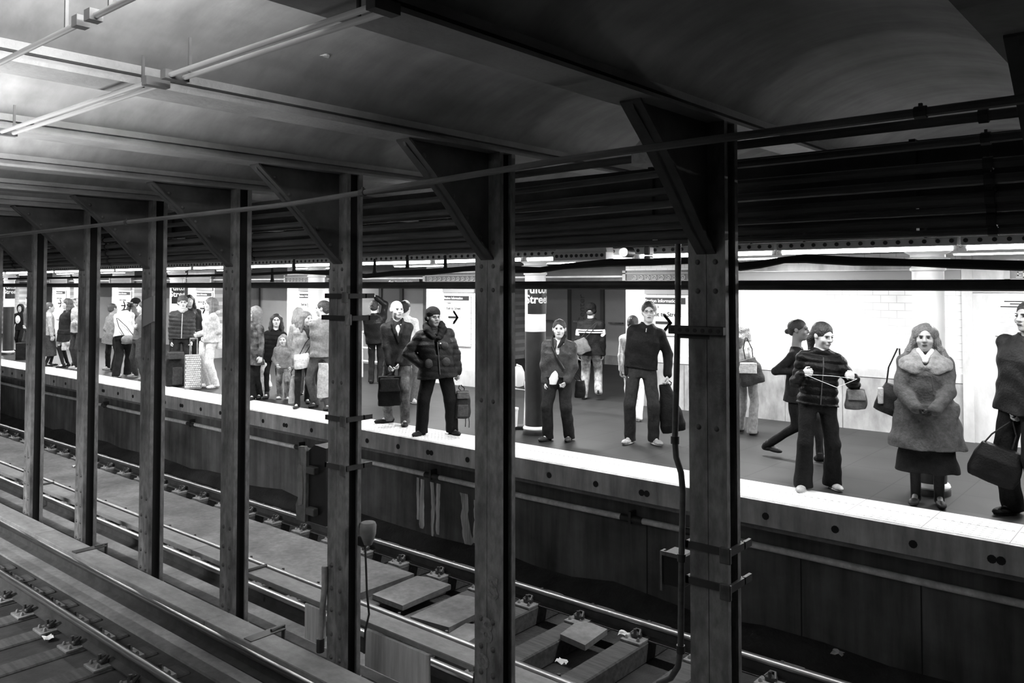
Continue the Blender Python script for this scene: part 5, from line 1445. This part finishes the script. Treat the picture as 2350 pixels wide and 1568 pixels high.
# --- bay left of the cabinet column
person('scarf', 'woman in a pale coat and dark scarf with a white shoulder bag',
       [(684, 938, -20), (706, 926, 10)], 715, yaw=25, hyaw=40, hx=705, hands=[(674, 842, -.1), (728, 830, -.1)], sk=.62, hair=('long', .18),
       top=dict(v=.34, hem=.72, arm=(.062, .056, .048), pad=.02, flare=.04, fold=.006, name='coat'), bottom=('trousers', .02, (.078, .058, .052)), shoes=(.05, 0), lvl=2, w=.95)
extra('scarf', 'scarf', clothm('dark scarf', .05), lambda G, P_: G.chain([T2(P_, -.07, -.01, 1.50), T2(P_, 0, -.10, 1.46), T2(P_, .07, -.01, 1.50), T2(P_, 0, .08, 1.51), T2(P_, -.07, -.01, 1.50)], [.035] * 5, .02).chain([T2(P_, 0, -.11, 1.46), T2(P_, .01, -.15, 1.34)], [.045, .03], .02), fold=.004)
bag('shoulder_bag', 'round white shoulder bag at the hip of the woman with the scarf', 'bag', 'scarf', (674, 812, 712, 845), -.20, .07, .80, 'soft', (724, 760, -.14), tilt=-.12)
person('light_jacket', 'dark-haired man in a pale leather jacket beside the column with clamps',
       [(722, 934, -30), (752, 940, -20)], 690, yaw=-150, hyaw=-110, hx=743, hands=[(726, 826, 0), (756, 834, 0)], sk=.62, hair=('short', .05),
       top=dict(v=.24, hem=.86, arm=(.070, .064, .054), pad=.025, fold=.008, rough=.5), bottom=('trousers', .10, (.092, .075, .07)), shoes=(.03, 1), lvl=2)
bag('shopping_bag', 'pale long shopping bag beside the leg of the man in the pale leather jacket', 'bag', 'light_jacket', (728, 832, 756, 912), -.22, .06, .50, 'soft', (738, 826, -.1))
bag('shopping_bag', 'pale drooping bag held low between the child and the woman with the scarf', 'bag', 'scarf', (662, 862, 684, 925), -.12, .05, .42, 'sack', (674, 846, -.1))
person('pale_back', 'fair person in a long pale coat turned away, behind the woman with the scarf',
       [(690, 905, 170), (706, 906, 170)], 706, yaw=165, hx=684, sk=.7, hair=('long', .5), eyes=False, top=dict(v=.75, hem=.62, name='coat', flare=.02), bottom=('trousers', .2), shoes=(.5, 1), lvl=1)
person('child', 'small child in a hooded grey jacket standing before the woman in glasses',
       [(642, 915, -25), (658, 917, 15)], 770, yaw=-8, hyaw=-12, hx=650, hands=[(635, 838, -.05), (667, 842, -.03)], sk=.72, hair=('long', .30),
       top=dict(v=.26, hem=.86, arm=(.070, .064, .058), pad=.03, fold=.005), bottom=('trousers', .20, (.095, .08, .075), 'camo'), shoes=(.75, 1), lvl=2, w=1.05)
person('puffer', 'woman in glasses and a black puffer coat carrying a white plastic bag',
       [(612, 915, -20), (640, 905, 10)], 720, yaw=-5, hyaw=0, hx=635, hands=[(604, 830, -.08), (662, 828, -.1)], sk=.78, hair=('longer', .03), glasses=True,
       top=dict(v=.015, hem=.74, arm=(.066, .060, .05), pad=.03, flare=.02, puff=.006, name='puffer_coat'), bottom=('trousers', .012, (.075, .055, .045)), shoes=(.05, 1), lvl=2)
bag('plastic_bag', 'bulging white plastic bag carried by the woman in the black puffer coat', 'bag', 'puffer', (578, 834, 624, 895), -.12, .10, .85, 'sack', (604, 832, -.08), fold=.008)
person('hooded', 'person in a patterned dark coat and grey hood, partly behind the column',
       [(577, 918, -20), (592, 915, -10)], 706, yaw=-60, hyaw=-70, hx=586, sk=.6, hair=('hood', .22), eyes=False,
       top=dict(v=.09, hem=.66, name='coat', pat='camo', fold=.008, flare=.03), bottom=('trousers', .015), shoes=(.03, 1), lvl=2)

# --- bay with the suitcases
person('quilted', 'man in a dark quilted jacket with a white zip and a knitted cap',
       [(402, 880, -10), (428, 880, 10)], 680, yaw=0, hyaw=4, hx=420, hands=[(392, 806, -.05), (440, 784, -.12)], sk=.78, hair=('beanie', .10), glasses=True,
       top=dict(v=.05, hem=.90, arm=(.070, .062, .05), pad=.03, puff=.008, rough=.4, zip=.8), bottom=('trousers', .03, (.09, .072, .066)), shoes=(.03, 1), lvl=2, w=1.05, curl=1.0)
extra('quilted', 'scarf', clothm('pale scarf', .5), lambda G, P_: G.chain([T2(P_, -.07, -.01, 1.49), T2(P_, 0, -.10, 1.45), T2(P_, .07, -.01, 1.49)], [.035] * 3, .02), fold=.004)
person('hidden_dark', 'dark-haired person in black standing just behind the man in the quilted jacket',
       [(431, 860, 0), (445, 862, 0)], 677, yaw=10, hx=434, sk=.5, hair=('longer', .015), eyes=False, top=dict(v=.02, hem=.74, name='coat', pad=.02), bottom=('trousers', .02), shoes=(.03, 1), lvl=1)
person('hoodie', 'woman in a pale hooded top and white trousers holding a studded suitcase',
       [(474, 888, -70), (490, 891, -50)], 683, yaw=-78, hyaw=-84, hx=484, hands=[(455, 768, .0), (474, 778, -.1)], sk=.75, hair=('long', .18),
       top=dict(v=.62, hem=.88, arm=(.072, .064, .054), pad=.035, fold=.006, name='hooded_top'), bottom=('trousers', .78, (.095, .08, .075)), shoes=(.85, 1), lvl=2, curl=1.0, elb=[(.5, .2, -.8), (.6, 0, -.6)])
extra('hoodie', 'hood', clothm('coat cloth 0.620', .62), lambda G, P_: G.ell(T2(P_, 0, .10, 1.47), (.10, .07, .07), P_['Rt'], .02), fold=.003)
bag('rucksack', 'white rucksack on the back of the woman in the pale hooded top', 'bag', 'hoodie', (496, 742, 516, 800), .0, .12, .80, 'soft')
P_ = PEOPLE['hoodie']
def suitcase(key, label, box, dep, val, pat):
    t = bag('suitcase', label, 'suitcase', key, box, -.10, dep, val, 'box', rest=True, fold=0.)
    me = t.children[0].data; zs = [v.co.z for v in me.vertices]; xs = [v.co.x for v in me.vertices]
    hh = max(zs); hw_ = max(xs)
    if pat:     # raised diamond studs on the shell
        mb = MB(); n = 0
        for i in range(15):
            for j in range(8):
                x = -hw_ + .03 + (j + .5 * (i % 2)) * (2 * hw_ - .06) / 7.6; z = .05 + i * (hh - .09) / 14
                if x < hw_ - .02: mb.dome((x, -dep + .002, z), (0, -1, 0), .020, .010, 4)
        mb.build('studs', clothm('stud', .8, .3), t, False, world=False)
        mb = MB()
        for s in (-1, 1): mb.cyl((s * hw_ * .42, dep * .5, hh - .02), (s * hw_ * .42, dep * .5, hh + .30), .009, n=8)
        mb.cyl((-hw_ * .45, dep * .5, hh + .30), (hw_ * .45, dep * .5, hh + .30), .014, n=8)
        mb.build('pull_handle', 'pipe_light', t, True, world=False)
    for s in (-1, 1):
        for q in (-1, 1): MB().cyl((s * hw_ * .8 - .012, q * dep * .6, .012), (s * hw_ * .8 + .012, q * dep * .6, .012), .016, n=10).build('wheel', 'black_steel', t, True, world=False)
    return t
suitcase('hoodie', 'pale suitcase with a diamond-stud pattern and raised pull handle', (424, 812, 463, 888), .12, .35, True)
t = bag('duffel_bag', 'tall black duffel bag standing in front of the man in the quilted jacket', 'bag', 'quilted', (379, 818, 425, 897), -.42, .17, .025, 'soft', rest=True, parts=[('side_pocket', (-.3, .7, .06, .55), .06), ('top_roll', (-.9, .9, .78, .97), .07)])

# --- group of travellers
person('white_top', 'person in a white top and black trousers bending away, bag across back',
       [(268, 866, 150), (294, 862, 160)], 716, yaw=150, hyaw=150, hx=274, hands=[(280, 800, -.05), (305, 790, .1)], lean=14, sk=.6, hair=('bun', .03), eyes=False,
       top=dict(v=.78, hem=.90, fold=.005, pad=.015), bottom=('trousers', .014, (.10, .085, .085)), shoes=(.4, 1), lvl=2, w=1.05, H=1.66)
bag('shoulder_bag', 'crumpled grey shoulder bag worn by the person in the white top', 'bag', 'white_top', (278, 768, 312, 792), -.22, .09, .22, 'duffel', (268, 730, -.15), hw=.6)
person('beard', 'bearded man in a dark jacket aiming a camera, behind the person in the white top',
       [(300, 856, -60), (312, 850, -40)], 684, yaw=-50, hyaw=-60, hx=314, hands=[(297, 703, -.15), (306, 705, -.2)], sk=.35, hair=('cap', .015),
       top=dict(v=.12, hem=.88, arm=(.066, .06, .05)), bottom=('trousers', .05), shoes=(.3, 1), lvl=2, elb=[(-.3, 0, -1), (.5, 0, -1)], curl=1.0)
P_ = PEOPLE['beard']; q = P_['onplane'](300, 700, -.22); wp = P_['base'] + P_['vx'] * float(q[0]) + P_['vy'] * float(q[1])
t = thing('camera_body', 'small black camera held up by the bearded man', 'camera', (wp.x, wp.y, float(q[2]) - .04)); t.rotation_euler = P_['t'].rotation_euler
MB().box(-.06, .06, -.025, .025, 0, .08, .008).build('body', 'black_steel', t, world=False); MB().cyl((0, -.025, .04), (0, -.085, .04), .03, n=16).build('lens', 'dark_steel', t, True, world=False)
person('tote', 'person with a pack and a large flat grey bag at the left of the group',
       [(250, 848, -40), (262, 852, 60)], 697, yaw=120, hyaw=120, hx=259, hands=[(258, 770, 0), (262, 775, 0)], sk=.5, hair=('short', .08), eyes=False,
       top=dict(v=.28, hem=.86), bottom=('trousers', .02, (.09, .07, .06)), shoes=(.3, 1), lvl=1)
bag('portfolio_bag', 'large flat grey bag hanging on the left of the group of travellers', 'bag', 'tote', (235, 766, 272, 790), -.10, .05, .24, 'box', tilt=.2)
person('jeans', 'person in jeans partly hidden behind the column with the grey plate',
       [(308, 866, -60), (326, 872, -30)], 692, yaw=-70, hyaw=-80, hx=330, hands=[(314, 752, -.1), (318, 750, 0)], sk=.7, hair=('short', .10),
       top=dict(v=.12, hem=.90), bottom=('trousers', .06), shoes=(.25, 1), lvl=1)

# --- leftmost bays
person('long_coat', 'woman in a long dark coat and black tights looking left, holding a metallic handbag',
       [(142, 845, -70), (152, 842, -60)], 685, yaw=-75, hyaw=-80, hx=155, hands=[(155, 772, -.1), (150, 750, 0)], sk=.72, hair=('long', .08),
       top=dict(v=.022, hem=.66, name='coat', flare=.04, pad=.03), bottom=('skirt', .015, .17, '', .62), shoes=(.02, 0), lvl=2)
bag('handbag', 'shiny grey handbag carried by the woman in the long dark coat', 'bag', 'long_coat', (141, 779, 170, 803), -.16, .06, .35, 'soft', (157, 770, -.14), pat='camo')
person('capped_light', 'man in a pale jacket and jeans with folded hands, behind the narrow column',
       [(172, 847, -50), (184, 849, -40)], 676, yaw=-55, hyaw=-60, hx=184, hands=[(170, 740, -.15), (176, 742, -.15)], sk=.65, hair=('cap', .55),
       top=dict(v=.40, hem=.86, fold=.005, pad=.02), bottom=('trousers', .05), shoes=(.4, 1), lvl=2)
person('pale_skirt', 'person in a pale coat over a long dark skirt, half hidden by a narrow column',
       [(108, 842, 90), (119, 840, 90)], 695, yaw=95, hyaw=95, hx=113, sk=.6, hair=('short', .12), eyes=False,
       top=dict(v=.48, hem=.86), bottom=('skirt', .06, .20, '', .25), shoes=(.03, 0), lvl=1)
person('luggage', 'man in a worn grey jacket looking left beside black luggage at the far left',
       [(62, 822, -80), (72, 824, -60)], 680, yaw=-70, hyaw=-75, hx=68, hands=[(58, 748, -.1), (66, 762, 0)], sk=.6, hair=('short', .03),
       top=dict(v=.10, hem=.84, pad=.03, fold=.006), bottom=('trousers', .07), shoes=(.03, 1), lvl=1)
person('seated_dark', 'person in black with a white bag, behind the man with black luggage',
       [(42, 806, -60), (50, 807, -50)], 700, yaw=-20, hx=47, sk=.5, hair=('hood', .012), eyes=False, top=dict(v=.012, hem=.80), bottom=('trousers', .015), shoes=(.03, 1), lvl=1)
bag('plastic_bag', 'small white bag held high by the person in black at the far left', 'bag', 'seated_dark', (35, 724, 46, 743), -.22, .06, .85, 'round')
bag('suitcase', 'black upright suitcase next to the farthest round column', 'suitcase', 'luggage', (36, 782, 64, 819), -.25, .14, .012, 'box', rest=True)
